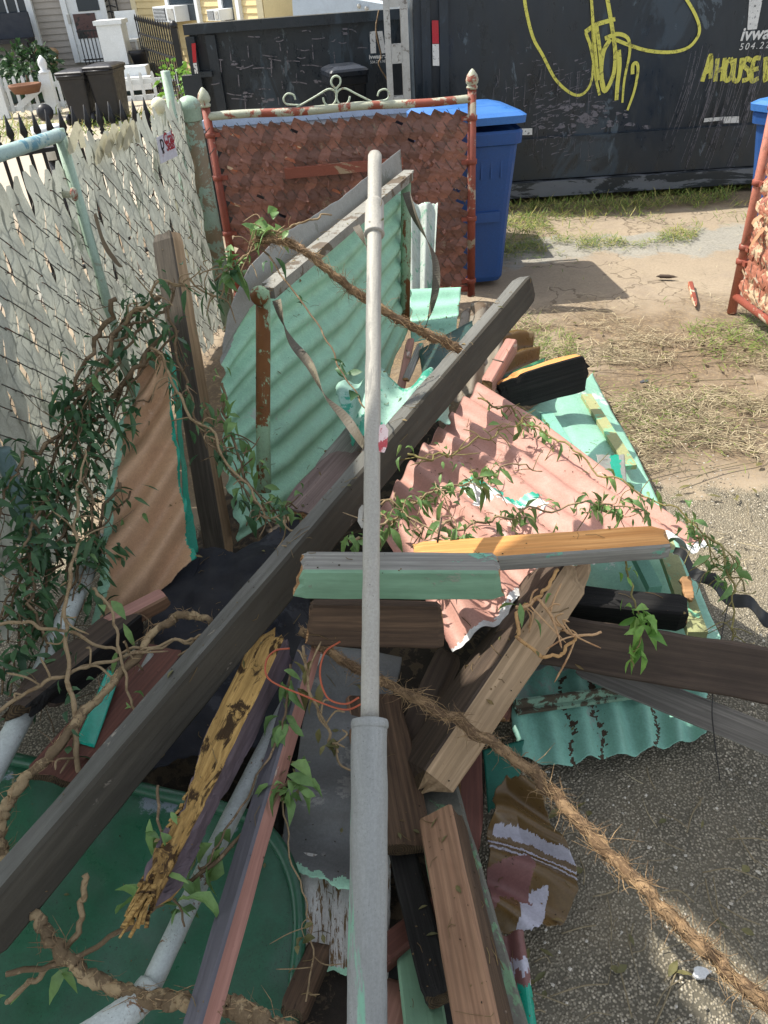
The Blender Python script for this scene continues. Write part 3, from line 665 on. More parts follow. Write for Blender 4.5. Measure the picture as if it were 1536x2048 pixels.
# iron side fence running from porch to the left container
fe = empty('iron_fence', GZ(372, 175), 'black iron fence of thin spear bars right of the porch', 'fence'); A = PY(274, 55, 17.2) - fe.location; B = PY(352, 78, 14.6) - fe.location; A0 = Vector((A.x, A.y, 0)); B0 = Vector((B.x, B.y, 0))
b = MB()
for i in range(17):
    t = i / 16; p = A0.lerp(B0, t); zt_ = A.z + (B.z - A.z) * t + .1; b.bar(p, p + Vector((0, 0, zt_)), .02, .02); b.lathe(p + Vector((0, 0, zt_)), [(.012, 0), (.025, .04), (.003, .12)], 6)
b.build('bars', BLACK_IRON, fe)
b = MB()
for f in (.92, .15, .7): b.bar(A0 + Vector((0, 0, A.z * f)), B0 + Vector((0, 0, B.z * f)), .03, .03)
b.build('rail', BLACK_IRON, fe); b = MB(); b.bar(B0, B0 + Vector((0, 0, B.z + .15)), .11, .11); b.lathe(B0 + Vector((0, 0, B.z + .15)), [(.06, 0), (.07, .05), (.03, .1)], 10); b.build('post', BLACK_IRON, fe)

# ------------------------------------------------------------------ white picket fence, carts
def picket(A, B, zt, lab, name='picket_fence', step=.14, wv=.05):
    A, B = Vector(A), Vector(B); e = empty(name, A, lab, 'picket fence'); d = (B - A); L = d.length; d.normalize(); n = int(L / step); b = MB()
    for i in range(n + 1):
        p = d * (i * step); q = [p - d * wv / 2 + Vector((0, 0, .06)), p + d * wv / 2 + Vector((0, 0, .06)), p + d * wv / 2 + Vector((0, 0, zt)), p + d * wv * .3 + Vector((0, 0, zt + .04)), p + Vector((0, 0, zt + .05)), p - d * wv * .3 + Vector((0, 0, zt + .04)), p - d * wv / 2 + Vector((0, 0, zt))]
        b.prism(q, (0, .025, 0))
    b.build('pickets', WHITE_P, e); b = MB()
    for f in (.22, .78): b.bar(Vector((0, .05, zt * f)), d * L + Vector((0, .05, zt * f)), .03, .08)
    b.build('rails', WHITE_P, e); return e, d, L
g0 = GZ(14, 236); g1 = GZ(112, 226); zt_ = PY(60, 158, g0.y).z
pf, d_, L_ = picket(g0, g1, zt_, 'white picket gate with a diagonal brace, left of the black carts', 'picket_gate')
b = MB(); b.bar(d_ * .25 + Vector((0, -.03, .15)), d_ * (L_ - .05) + Vector((0, -.03, zt_ * .8)), .02, .09); b.build('brace', WHITE_P, pf)
for i, q in enumerate((g0, g1)):
    p = q - pf.location; b = MB(); b.box(p + Vector((0, .0, zt_ * .55)), (.16, .16, zt_ * 1.1)); b.lathe(p + Vector((0, 0, zt_ * 1.1)), [(.1, 0), (.1, .03), (.05, .05), (.075, .13), (.06, .2), (.01, .26)], 12); b.build('post', WHITE_P, pf)
p0 = GZ(114, 225); p1 = GZ(150, 222); picket(p0, p1, zt_ * .98, 'short run of white pickets just left of the black carts')
p0 = GZ(246, 212); p1 = GZ(372, 200); z2_ = PY(300, 150, p0.y).z; picket(p0, p1, z2_, 'white picket fence between the black carts and the left container', step=.2)
p0 = GZ(-160, 252); p1 = GZ(10, 236); picket(p0, p1, zt_ * .98, 'white picket fence at the far left edge')
b = MB(); c = PY(50, 172, g0.y - .25); 
b.lathe(c, [(.03, -.12), (.2, -.1), (.26, .0), (.26, .03), (.22, .03), (.2, -.02)], 16); tag(b.build('hanging_planter', paint('coir_brown', S('7a5540'), dirt=.4, rough=.95)), 'brown coir planter hanging on the white picket gate', 'planter')
def cart(name, loc, s, ang, body, lid, lab, group, lift=0.0, wheels=True):
    """wheeled refuse cart, s = scale (1 = about 1.07 m tall), front faces local -Y"""
    e = empty(name, loc, lab, 'refuse cart', group); e.rotation_euler = (0, 0, ang); e.scale = (s, s, s); b = MB()
    n = 9; rings = [(.02, .21, .24), (.05, .225, .255), (.55, .255, .3), (.86, .28, .335), (.87, .30, .355), (.93, .305, .36), (.945, .295, .35), (.93, .275, .33)]
    vs = []
    def rr(w, d, z):
        out = []; c = .05
        for (cx, cy, a0) in ((w - c, d - c, 0), (-w + c, d - c, 90), (-w + c, -d + c, 180), (w - c, -d + c, 270)):
            for k in range(4): a = R(a0 + k * 30); out.append((cx + c * math.cos(a), cy + c * math.sin(a), z))
        return out
    for z, w_, d in rings: vs += rr(w_, d, z)
    N = 16; fs = [(i * N + k, i * N + (k + 1) % N, (i + 1) * N + (k + 1) % N, (i + 1) * N + k) for i in range(len(rings) - 1) for k in range(N)] + [tuple(range(N - 1, -1, -1)), tuple(range((len(rings) - 1) * N, len(rings) * N))]
    b.add(vs, fs, 0, False); b.build('body', body, e)
    b = MB()
    for k in range(7): b.box((-.18 + k * .06, -.316, .74), (.012, .02, .12))
    b.box((0, -.30, .45), (.36, .02, .06)); b.build('front_rib', body, e)
    b = MB(); vs = []; M = Matrix.Rotation(lift, 3, 'X'); hy = Vector((0, .34, .955))
    for z, w_, d in ((-.01, .315, .375), (.03, .32, .38), (.05, .29, .35), (.075, .2, .24)): vs += [hy + M @ (Vector(p) - Vector((0, .34, 0))) for p in rr(w_, d, z)]
    b.add(vs, [(i * N + k, i * N + (k + 1) % N, (i + 1) * N + (k + 1) % N, (i + 1) * N + k) for i in range(3) for k in range(N)] + [tuple(range(N - 1, -1, -1)), tuple(range(3 * N, 4 * N))]); b.build('lid', lid, e)
    b = MB(); b.tube([(-.26, .40, .93), (.26, .40, .93)], .016, 8); b.build('handle', body, e)
    if wheels:
        for sx in (-1, 1):
            b = MB(); b.tube([(sx * .25, .26, .115), (sx * .31, .26, .115)], .115, 20); b.build('wheel', BLACK_PL, e)
    return e
cb = GZ(160, 245); cs_ = (PY(160, 133, cb.y).z) / 1.05
cart('refuse_cart', GZ(176, 246), cs_, R(175), BLACK_PL, BLACK_PL, 'black wheeled cart beside the white picket gate, left of its twin', 'pair of black carts by the picket fence')
cart('refuse_cart', GZ(233, 241), cs_ * 1.06, R(172), BLACK_PL, BLACK_PL, 'black wheeled cart just below the white porch pillar, right of its twin', 'pair of black carts by the picket fence')
bc = GZ(938, 578); bc.y += .30; hb_ = PY(985, 215, bc.y).z
blue = cart('recycling_cart', bc, hb_ / 1.02, R(2), BLUE, BLUE_LID, 'blue recycling cart with lid ajar behind the gate post', 'blue recycling carts', R(-3))
M_ = Matrix((Vector((1, 0, 0)), Vector((0, 0, 1)), Vector((0, -1, 0)))).transposed().to_4x4(); M_.translation = Vector((-.2, -.318, .63)); text('number_lettering', '0   4698', M_, .06, WHITE_MARK, blue, .001)
r0_ = PY(1510, 235, 5.0); cart('recycling_cart', Vector((r0_.x + .50, 5.1, 0)), PY(1524, 205, 5.0).z / 1.02, R(-65), BLUE, BLUE_LID, 'blue recycling cart behind the red gate at the right edge', 'blue recycling carts')
kb = PY(692, 190, 8.7); kz = PY(692, 128, 8.4).z; nv = cart('refuse_cart', Vector((kb.x, 8.7, 0)), kz / 1.06, R(14), paint('dark_navy_plastic', S('12161c'), dirt=.15, rough=.35), paint('dark_navy_lid', S('1a2029'), dirt=.15, rough=.35), 'dark navy cart behind the scrollwork of the red gate', None); nv.scale = (kz * .6, kz * .6, kz / 1.06)
# low black trailer behind the gate
ta = PY(398, 245, 5.75); tc_ = PY(940, 214, 5.75); te = empty('trailer', Vector((ta.x, 5.75, 0)), 'low black trailer with a pale metal rim behind the red gate', 'trailer'); b = MB(); zt2 = (ta.z + tc_.z) / 2 - .05
b.box(((tc_.x - ta.x) / 2, .3, zt2 / 2 + .12), (tc_.x - ta.x, .6, zt2 - .25)); b.build('bed', BLACK_PL, te); b = MB(); b.box(((tc_.x - ta.x) / 2, .3, zt2 + .015), (tc_.x - ta.x + .04, .14, .05)); b.build('rim', paint('pale_blue_metal', S('b9c8de'), dirt=.2, rough=.35), te)
b = MB()
for s in (.35, 1.6): b.tube([(s, -.05, .2), (s, .1, .2)], .2, 18)
b.build('wheel', BLACK_PL, te)
# shrubs by the porch
LEAF_D = leafmat('dark_leaf', S('24402a', .8), S('3a5a34', .8), S('55733c', .8)); LEAF_Y = leafmat('bright_leaf', S('4d7a2c', .8), S('7fae42', .8), S('a9c25a', .8))
def bush(name, lab, c, rad, n, lm, L=.12):
    b = MB(); b.tube([c + Vector((0, 0, -rad.z * 1.0)), c], [.03, .015], 6); o = b.build(name, paint(name + '_stem', S('5a4a34'), rough=.9)); tag(o, lab, 'shrub'); lb = MB()
    for i in range(n):
        q = rv(); q = q.normalized() * random.uniform(.3, 1) ** .5; p = c + Vector((q.x * rad.x, q.y * rad.y, q.z * rad.z)); leaf(lb, p, q + rv(.6), q + rv(.5), L * random.uniform(.6, 1.2), L * .3, .3)
    lb.build('leaves', lm, o)
bush('shrub', 'dark green shrub under the porch bench behind the picket gate', PY(62, 138, 16.2), Vector((.55, .3, .4)), 500, LEAF_D, .16)
bush('shrub', 'bright yellow-green shrub poking over the white picket gate', PY(52, 150, 15.2), Vector((.35, .2, .2)), 150, LEAF_D, .12)
bush('shrub', 'leafy weeds beside the end of the left container', PY(385, 180, 10.6), Vector((.18, .2, .3)), 110, LEAF_Y, .09)
bush('shrub', 'low weeds at the foot of the white pickets near the pale pole', PY(355, 175, 12.0), Vector((.25, .3, .35)), 200, LEAF_Y, .1)
# ------------------------------------------------------------------ ornate red gate
def weave_panel(Q00, dX, dZ, wX, hZ, nrm, slat_mats, parent, diag=True, pitch=.062, wd=.058, skip=.04, name='slats', seedv=1, jag=.03):
    """plastic slats threaded through chain link; Q00 = lower-left corner, in the parent's space"""
    rnd = random.Random(seedv); b = MB(); wb = MB()
    def P(x, z, o=0): return Q00 + dX * x + dZ * z + nrm * o
    if diag:
        n = int((wX + hZ) / pitch) + 2
        for i in range(n):
            c = (i + .5) * pitch - hZ * .72; a = .72                          # x = c + a*z : leaning bands
            z0, z1 = max(0, -c / a), min(hZ, (wX - c) / a)
            if z1 - z0 < .03: continue
            z1 = min(z1 + rnd.uniform(-jag, .0), hZ - .0); m = max(4, int((z1 - z0) / .0125)); v = []; st = []
            for j in range(m + 1):
                z = z0 + (z1 - z0) * j / m; x = c + a * z; ph = z * 3.1416 / .055; ww = wd * (.5 - .07 * abs(math.sin(ph)) * .6) * rnd.uniform(.97, 1.03); o = .007 * math.sin(ph) + rnd.uniform(-.002, .002)
                v += [P(x - ww, z + ww * .45, o + rnd.uniform(-.003, .004)), P(x, z, o + .004), P(x + ww, z - ww * .45, o + rnd.uniform(-.003, .003))]
            fs = []; mi = []; bq = rnd.choice((0, 0, 2, 2, 0, 2)) if len(slat_mats) > 2 else 0
            for j in range(m):
                if rnd.random() < skip * .3: continue
                fs += [(3*j, 3*j+1, 3*j+4, 3*j+3), (3*j+1, 3*j+2, 3*j+5, 3*j+4)]; q = 1 if rnd.random() < .006 else bq; mi += [q, q]
            b.add(v, fs, mi)
        for i in range(n):
            c = i * pitch; a = -.72; z0, z1 = max(0, (c - wX) / .72), min(hZ, c / .72)
            if z1 - z0 > .02:
                m = max(2, int((z1 - z0) / .045)); wb.tube([P(c + a * (z0 + (z1 - z0) * j / m), z0 + (z1 - z0) * j / m, .013 * (1 if j % 2 else -.6)) for j in range(m + 1)], .0019, 4, 0, False)
    o = b.build(name, slat_mats, parent); o2 = wb.build('chain_link', WIRE, parent); return o
GRb = GZ(940, 598); GYr = GRb.y; ztop = PY(946, 190, GYr).z; GL = GZ(413, 226, ztop)
gR = Vector((PY(944, 215, GYr).x, GYr, 0)); gL = Vector((GL.x, GL.y, 0))
gate = empty('gate', gL, 'rusty red pipe gate with scrollwork and woven red slats, ajar behind the debris', 'gate')
gx = (gR - gL); gw = gx.length; gx.normalize(); gn = Vector((gx.y, -gx.x, 0)); Zv = Vector((0, 0, 1)); zb = .06
for s, nm in ((0, 'l'), (gw, 'r')):
    b = MB(); p = gx * s; b.tube([p + Zv * .02, p + Zv * (ztop + .03)], .024, 12, 0, True, .03); o = b.build('gate_post', RED_PAINT, gate)
    b = MB(); b.lathe(p + Zv * (ztop + .03), [(.03, 0), (.032, .012), (.024, .02), (.034, .03), (.036, .045), (.028, .07), (.012, .09), (.003, .098)], 14); b.build('finial', RAIL_MIX, o)
    b = MB()
    for z in (.12, .5, .82, 1.05):
        if z < ztop - .02: b.lathe(p + Zv * z, [(.026, -.015), (.031, -.012), (.031, .012), (.026, .015)], 12); b.bar(p + Zv * z, p + Zv * z + gx * (-.06 if s else .06), .03, .022)
    b.build('clamp', RED_PAINT, o)
b = MB(); b.tube([gx * t + Zv * (ztop - .02 + .004 * math.sin(9 * t)) for t in [gw * i / 14 for i in range(15)]], .022, 12, 0, False, .03); b.build('top_rail', RAIL_MIX, gate)
b = MB(); b.tube([gx * .02 + Zv * .07, gx * (gw - .02) + Zv * .07], .02, 10); b.build('bottom_rail', RED_PAINT, gate)
c = gw * .5; b = MB()
def gpt(x, y):         # pixel to gate plane, local
    return PL(x, y, gL, gn) - gL
for pts in ([(655, 205), (630, 190), (672, 168), (672, 150), (660, 160), (672, 172)],):
    pass
b.tube(smooth([gpt(672, 178), gpt(663, 168), gpt(664, 157), gpt(672, 152), gpt(680, 157), gpt(680, 168), gpt(672, 178)], 5), .006, 6)
for sg in (-1, 1):
    f = lambda x, y: gpt(673 + sg * x, y - (sg * x) * .045)
    b.tube(smooth([f(0, 178), f(0, 196), f(6, 208), f(16, 211), f(24, 204), f(27, 194)], 5), .0055, 6)
    b.tube(smooth([f(0, 188), f(6, 180), f(18, 178), f(40, 190), f(66, 204), f(80, 211)], 5), .0055, 6)
    b.tube(smooth([f(72, 207), f(86, 206), f(101, 203), f(106, 192), f(98, 183), f(86, 186), f(82, 196)], 5), .0055, 6)
b.build('scrollwork', paint('pale_scroll', S('b9c4ae'), S('8a7a60'), .25, 30, .3, rough=.5), gate)
weave_panel(gx * .03 + Zv * .09, gx, Zv, gw - .05, ztop - .15, gn, [RED_SLAT, RED_SLAT2, paint('darker_red_slat', S('7d5a4e'), S('86705e'), .1, 9, .5, S('3a241c'), .6, 0, .3, (1, 1, 1), .5, .3, trans=.1)], gate, True, .066, .064, .02, seedv=3)
b = MB()
for i in range(150):
    x, z = random.uniform(.08, gw - .1), random.uniform(.1, ztop - .15); p = gx * x + Zv * z + gn * .025; l = random.uniform(.015, .06); a = random.uniform(0, 6)
    q = gx * math.cos(a) + Zv * math.sin(a); b.ribbon([p, p + q * l * .5 + gn * random.uniform(0, .03), p + q * l], random.uniform(.004, .02), gn)
tag(b.build('peeling_strips', RED_SLAT, gate), kind='stuff')
A, B = gpt(572, 344), gpt(806, 322); b = MB(); b.bar(A + gn * .04, B + gn * .04, .03, .055); b.build('cross_board', paint('faded_red_board', S('8d5140'), S('a08a70'), .3, 8, .4, rough=.7, st=(.3, 1, 1)), gate)

# right gate
p0 = GZ(1470, 592, .1); p1 = PL(1536, 640, Vector((0, 0, .1)), Zv); ex = (p1 - p0); ex.z = 0; ex.normalize()
g2 = empty('gate', Vector((p0.x, p0.y, 0)), 'salmon pipe gate with curling woven slats, cut off by the right edge', 'gate'); en2 = Vector((ex.y, -ex.x, 0)); wz = 1.22
for s in (0, 1.3):
    b = MB(); b.tube([ex * s + Zv * .0, ex * s + Zv * wz], .026, 12, 0, True, .03); o = b.build('gate_post', paint('salmon_paint', S('b4705c'), S('8a5a48'), .3, 9, .3, rough=.55) if s == 0 else RED_PAINT, g2)
    b = MB()
    for z in (.3, .38, .72, 1.08): b.lathe(ex * s + Zv * z, [(.027, -.016), (.034, -.013), (.034, .013), (.027, .016)], 12); b.bar(ex * s + Zv * z, ex * s + Zv * z + ex * .06, .03, .025)
    b.build('clamp', RED_PAINT, o)
b = MB(); b.tube([ex * 0 + Zv * .1, ex * 1.3 + Zv * .1], .022, 10, 0, True, .03); b.build('bottom_rail', RED_PAINT, g2); b = MB(); b.tube([Zv * (wz - .03), ex * 1.3 + Zv * (wz - .03)], .022, 10); b.build('top_rail', RED_PAINT, g2)
weave_panel(ex * .05 + Zv * .13, ex, Zv, 1.2, wz - .2, en2, [paint('salmon_slat', S('b3735c'), S('c9b090'), .4, 9, .35, S('5a3a2c'), .6, trans=.15), RED_SLAT2], g2, True, .062, .07, .05, seedv=9, jag=.1)
b = MB(); cols = []
for i in range(70):
    x, z = random.uniform(.05, 1.2), random.uniform(.12, wz - .1); s = random.choice((-1, 1)); p = ex * x + Zv * z + en2 * .015 * s; l = random.uniform(.04, .12); q = Vector((random.uniform(-.3, .3), 0, 0)) + Zv * random.choice((-1, 1)) + ex * random.uniform(-.5, .5)
    b.ribbon(smooth([p, p + q * l * .5 + en2 * s * .025, p + q * l + en2 * s * random.uniform(0, .05)], 3), [.03, .028, .03, .03, .025, .02, .012], en2 * s)
b.build('curled_slats', [paint('tan_slat', S('b98c68'), S('8c4c3c'), .4, 9, .35, rough=.6, trans=.15)], g2)['kind'] = 'stuff'

# ------------------------------------------------------------------ chain link fence with pale slats, on the left
fa = PL(352, 260, Vector((0, 4.62, 0)), Vector((0, 1, 0))); F0 = Vector((-.89, 4.66, 0)); F1 = Vector((-1.22, 2.45, 0)); fd = (F1 - F0).normalized(); fn = Vector((-fd.y, fd.x, 0))
if fn.x < 0: fn = -fn
def FP(x, y): return PL(x, y, F0, fn)
fence = empty('chain_link_fence', F0, 'chain link fence woven with pale grey-green slats along the left side', 'fence')
def fs_(x, y): q = FP(x, y) - F0; return q.dot(fd), q.z
zc = fs_(112, 264); zf = fs_(318, 235); sE = 3.6
b = MB(); wb = MB(); pit = .062; n = int(sE / pit); rnd = random.Random(5)
def ztop_(s): 
    if s > zc[0] + .03: return zc[1] - .085
    t = min(max((s - zf[0]) / (zc[0] - zf[0]), 0), 1); return zf[1] + .03 + (zc[1] - .07 - zf[1]) * t - (.2 if s > zc[0] + .05 else 0) - (.05 if s > zc[0] - .25 else 0) * 0
for i in range(n):
    s = (i + .5) * pit
    if abs(s - zc[0]) < .02: continue
    zt_ = ztop_(s) + rnd.uniform(-.03, .02); z0 = rnd.uniform(.02, .08); m = int((zt_ - z0) / .0122); v = []; ph0 = math.pi * (i % 2); lean = rnd.uniform(-.012, .012)
    for j in range(m + 1):
        z = z0 + (zt_ - z0) * j / m; ph = z * math.pi / .062 + ph0; ww = .0365 * (.9 + .1 * math.cos(ph)) * rnd.uniform(.985, 1.015); o = .008 * math.sin(ph * .5 + i)
        if j > m - 4: ww *= (.86, .7, .52, .3)[j - m + 3]
        x = s + lean * (j / m - .5) + .004 * math.sin(ph * .5)
        v += [fd * (x - ww) + Zv * z + fn * (o - .003), fd * x + Zv * z + fn * (o + .0035), fd * (x + ww) + Zv * z + fn * (o - .003)]
    fs = []
    for j in range(m):
        if rnd.random() < .003: continue
        fs += [(3*j, 3*j+1, 3*j+4, 3*j+3), (3*j+1, 3*j+2, 3*j+5, 3*j+4)]
    b.add(v, fs, 0, True)
    zz = [z0 - .03 + .062 * j for j in range(int((zt_ - .03 - z0) / .062) + 1)]
    seq = []
    for j, z in enumerate(zz):
        sd_ = 1 if (j + i) % 2 else -1; q = fd * (s - pit / 2 + .5 * pit * sd_) + Zv * z; fr = (j + i) % 2
        seq += [q + fn * (.011 if fr else -.011) - Zv * .003, q + fn * (-.011 if fr else .011) + Zv * .003]
    wb.tube(seq, .0022, 4, 0, False)
    wb.tube([fd * (s - pit / 2 - (.5 * pit if (j + i) % 2 else -.5 * pit)) + Zv * z - fn * .012 for j, z in enumerate(zz)], .0021, 4, 0, False)
b.build('slats', SLAT, fence); wb.build('chain_link', WIRE, fence)
b = MB()      # bent-over slat tips along the top
for (x, y, l, dy) in ((205, 290, .2, .05), (150, 268, .16, .04), (225, 270, .14, .07), (248, 262, .1, .05), (262, 262, .12, .06)):
    p = FP(x, y) - F0 + fn * .02; q = FP(x - 38, y + 38) - F0 + fn * .05; b.ribbon(smooth([p - Zv * .05, p + Zv * .02, (p + q) / 2 + Zv * .01, q], 4), [.05] * 11 + [.03, .02], fn, 0)
b.build('bent_slats', paint('cream_slat', S('c4bfa4'), S('8f8a70'), .3, 9, .3, trans=.3), fence)
pc = fd * zc[0]; b = MB(); b.tube([pc + fn * .012, pc + fn * .012 + Zv * (zc[1] + .01)], .0215, 14, 0, True, .03); b.build('corner_post', PALE_GREEN, fence)
b = MB(); q = FP(-60, 326) - F0; b.tube([pc + fn * .012 + Zv * (zc[1] - .01), q + fn * .012], .0225, 14, 0, True, .02); b.build('top_rail', TEAL_RAIL, fence)
b = MB(); q0 = FP(-25, 900) - F0 + fn * .05; q1 = FP(62, 1130) - F0 + fn * .05; b.tube([q0, q1], .028, 12); b.build('brace_pipe', paint('blue_green_pipe', S('6d8684'), S('8f8a78'), .2, 8, .4), fence)
b = MB(); p = FP(116, 390) - F0 + fn * .06; b.tube([p - fn * .04, p + fn * .01], .012, 8); b.lathe(p, [(.024, 0), (.024, .008)], 10, 0, fn); b.build('bolt', RAIL_MIX, fence)
b = MB(); p = (pc + Zv * (zc[1] - .3) + fn * .055); b.ribbon(smooth([p - fd * .02, p - fd * .03 - Zv * .12, p - fd * .1 - Zv * .22, p - fd * .14 - Zv * .25], 4), [.03, .032, .03, .03, .035, .035, .03, .03, .025, .02, .015, .01, .004], fn); b.build('torn_strip', paint('brown_strip', S('7a6d58'), rough=.7), fence)
# sign on the fence
c0, c1, c2, c3 = [FP(x, y) for x, y in ((300, 276), (330, 262), (343, 312), (309, 328))]
sg = empty('sign', c3 + fn * .03, 'small white dog notice with red writing, tied to the pale slatted fence', 'sign'); b = MB(); b.prism([q + fn * .03 - sg.location for q in (c3, c2, c1, c0)], fn * .004)
b.build('board', paint('sign_white', S('d4d4dc'), S('a58c8c'), .2, 18, .3, rough=.4, bump=.03), sg)
ux = (c2 - c3).normalized(); uy = (c0 - c3); uy = (uy - ux * uy.dot(ux)).normalized(); M0 = Matrix((ux, uy, ux.cross(uy))).transposed().to_4x4()
def sgn(t, a, c, size, mt, col):
    M = M0.copy(); M.translation = c3 + (c2 - c3) * a + (c0 - c3) * c + fn * .036 - sg.location
    if M0.col[2].xyz.dot(fn) < 0: pass
    text('lettering', t, M, size, mt, sg, .0005, off=.001)
wS = (c2 - c3).length; SRED = paint('sign_red', S('a8323c'), rough=.5); SBLK = paint('sign_black', S('20242c'), rough=.5)
sgn('Crab', .34, .62, wS * .3, SRED, 0); sgn('Seas', .42, .36, wS * .27, SRED, 0); sgn('D', .12, .5, wS * .26, SBLK, 0); sgn('n', .16, .34, wS * .16, SBLK, 0)
# posts by the opening
def post(name, lab, base, top_z, r, mt, capm, ball=False, cap=True):
    e = empty(name, base, lab, 'post'); b = MB(); b.tube([Vector((0, 0, 0)), Vector((0, 0, top_z * .5)), Vector((0, 0, top_z))], r, 16, 0, True, .02); b.build('shaft', mt, e)
    if cap:
        b = MB(); R_ = r * 1.06
        if ball: b.lathe((0, 0, top_z), [(r*1.25, -.02), (r * 1.3, .0), (r, .008), (r*.6, .02)] + [(r * 1.15 * math.sin(a), .02 + r * 1.15 * (1 - math.cos(a))) for a in [.5 + .26 * k for k in range(10)]] + [(.002, .02 + r * 2.3)], 18)
        else: b.lathe((0, 0, top_z - .07), [(R_, 0), (R_ * 1.06, .005), (R_ * 1.06, .055), (R_ * 1.12, .06), (R_ * 1.12, .075)] + [(R_ * 1.08 * math.cos(a), .075 + R_ * .8 * math.sin(a)) for a in (.2, .5, .8, 1.1, 1.4)] + [(.002, .075 + R_ * .82)], 18)
        b.build('cap', capm, e)
    return e
pY = 4.72; pb = GZ(466, 655); pt = PY(378, 212, pb.y); post('gate_post', 'thick weathered green post with domed cap, left of the red gate', Vector((pt.x, pb.y, 0)), pt.z, .052, WEATHER_POST, PALE_GREEN)
q = PY(330, 142, 4.95); post('fence_pole', 'tall thin pale green pole standing behind the slatted fence end', Vector((q.x, 4.95, 0)), q.z, .026, PALE_GREEN, PALE_GREEN, cap=False)
q = PY(320, 222, 5.35); post('ball_post', 'short pale post topped with a round ball, behind the fence sign', Vector((q.x, 5.35, 0)), q.z - .04, .042, paint('cream_post', S('c6c6ac'), S('8f9478'), .2, 6, .3), paint('cream_ball', S('d2d0b4'), dirt=.2, rough=.4), ball=True)
q = PY(378, 300, 4.66); post('fence_pole', 'slim dark green pole at the end of the slatted fence', Vector((PY(372, 400, 4.66).x, 4.66, 0)), q.z + .05, .02, paint('green_pole', S('7d9482'), S('6a5a48'), .3, 6, .4), PALE_GREEN, cap=False)
b = MB()
for (x0, y0, x1, y1) in ((352, 250, 400, 262), (350, 262, 412, 300), (352, 275, 420, 255), (330, 240, 356, 262), (395, 300, 430, 296)):
    A = PY(x0, y0, 4.62); B = PY(x1, y1, 4.62); b.tube(smooth([A, (A + B) / 2 - Zv * .03 + rv(.02), B], 6), .0022, 4)
tag(b.build('tie_wire', WIRE), 'thin wires tying the green poles to the gate post', 'wire')
# black spear fence beyond the slats
A = PY(-60, 290, 5.3); B = PY(318, 236, 6.1); base = Vector((A.x, A.y, 0)); sf = empty('iron_fence', base, 'black spear-topped iron fence behind the pale slatted fence', 'fence'); b = MB(); d = Vector((B.x - A.x, B.y - A.y, 0)); L = d.length; d.normalize(); n = 15
for i in range(n + 1):
    p = d * (L * i / n); zt_ = A.z + (B.z - A.z) * i / n - .05; b.bar(p, p + Zv * zt_, .018, .018); b.lathe(p + Zv * zt_, [(.012, 0), (.022, .01), (.012, .02), (.02, .03), (.01, .045), (.026, .075), (.016, .12), (.003, .19)], 8)
b.build('bars', BLACK_IRON, sf); b = MB(); b.bar(Zv * (A.z - .09), d * L + Zv * (B.z - .09), .035, .025); b.bar(Zv * .15, d * L + Zv * .15, .035, .025); b.build('rail', BLACK_IRON, sf)
q = PY(92, 258, 6.3); b = MB(); b.lathe(Vector((q.x, 6.3, q.z - .2)), [(.07, 0), (.1, .17), (.105, .18), (.105, .22), (.09, .22), (.085, .16)], 18); b.tube(smooth([Vector((q.x - .1, 6.3, q.z)), Vector((q.x, 6.22, q.z - .06)), Vector((q.x + .1, 6.3, q.z))], 5), .004, 5)
o = b.build('bucket', WHITE_P); tag(o, 'white plastic bucket set behind the black spear fence', 'bucket')
b = MB(); b.tube([Vector((q.x, 6.3, 0)), Vector((q.x, 6.3, q.z - .2))], .05, 10); b.build('stand', BLACK_IRON, o)
q = PY(98, 222, 6.6); b = MB(); b.lathe(Vector((q.x, 6.5, q.z)), [(.01, -.05), (.05, -.04), (.06, 0), (.055, .05), (.01, .06)], 14, 0, Vector((.6, -1, .3))); o = b.build('floodlight', BLACK_PL); tag(o, 'black lamp head on a stake above the white bucket', 'lamp'); b = MB(); b.tube([Vector((q.x, 6.5, q.z)), Vector((q.x + .03, 6.5, 0))], .015, 8); b.build('stake', BLACK_IRON, o)
# ------------------------------------------------------------------ timbers and metal of the pile
MINT, MINT_D, TEAL = S('a0d0b2'), S('4f9478'), S('1c8f78')
M_MINT = paint('mint_metal', MINT, S('a7b0a4'), .06, 5, .38, S('4c5a48'), .5, 0, .08, var=.14, speck=.3, third=S('7a6248'), tamt=.30)
M_MINTW = paint('worn_mint_metal', S('92c4ac'), S('c4cfc4'), .12, 5, .4, S('4a5a48'), .5, 0, .1, var=.18, speck=.3)
M_TEALD = paint('stained_teal_metal', S('80b7a3'), S('8a9c92'), .1, 4, .45, S('33302a'), .5, 0, .12, (1, .5, 1), .4)
M_PINK = paint('pink_metal', S('bb8c7d'), S('cdb0a6'), .08, 4, .25, S('6a4a3e'), .6, 0, .06, var=.12, speck=.1)
M_PINKD = paint('pink_beige_metal', S('c09a78'), S('ccb096'), .1, 4, .3, S('6a4a3e'), .6, 0, .06, var=.14)
M_WHITE = paint('torn_white_backing', S('d9d9d6'), S('8fb8ab'), .12, 14, .3, S('55585a'), .6, 0, .3)
M_TEALP = paint('bright_teal_paint', S('1f9a80'), S('9fb9ac'), .12, 9, .25, S('2a3a33'), .35, 0, .1)
M_GREYM = paint('grey_painted_metal', S('8f9089'), S('7aa38d'), .1, 5, .5, S('3f3b35'), .55, 0, .2, speck=.5)
M_BLACKM = paint('black_underside', S('17191a'), S('2c4038'), .2, 6, .3, rough=.5)
M_BROWNM = paint('brown_painted_metal', S('66502f'), S('8a7a5a'), .12, 5, .5, S('2f2416'), .28, 0, .06)
M_MAROON = paint('maroon_metal', S('7a5450'), S('c2b8b8'), .14, 6, .35, rough=.55)
M_LILAC = paint('lilac_white_metal', S('b3b2bd'), S('6b5340'), .15, 9, .3, rough=.5)
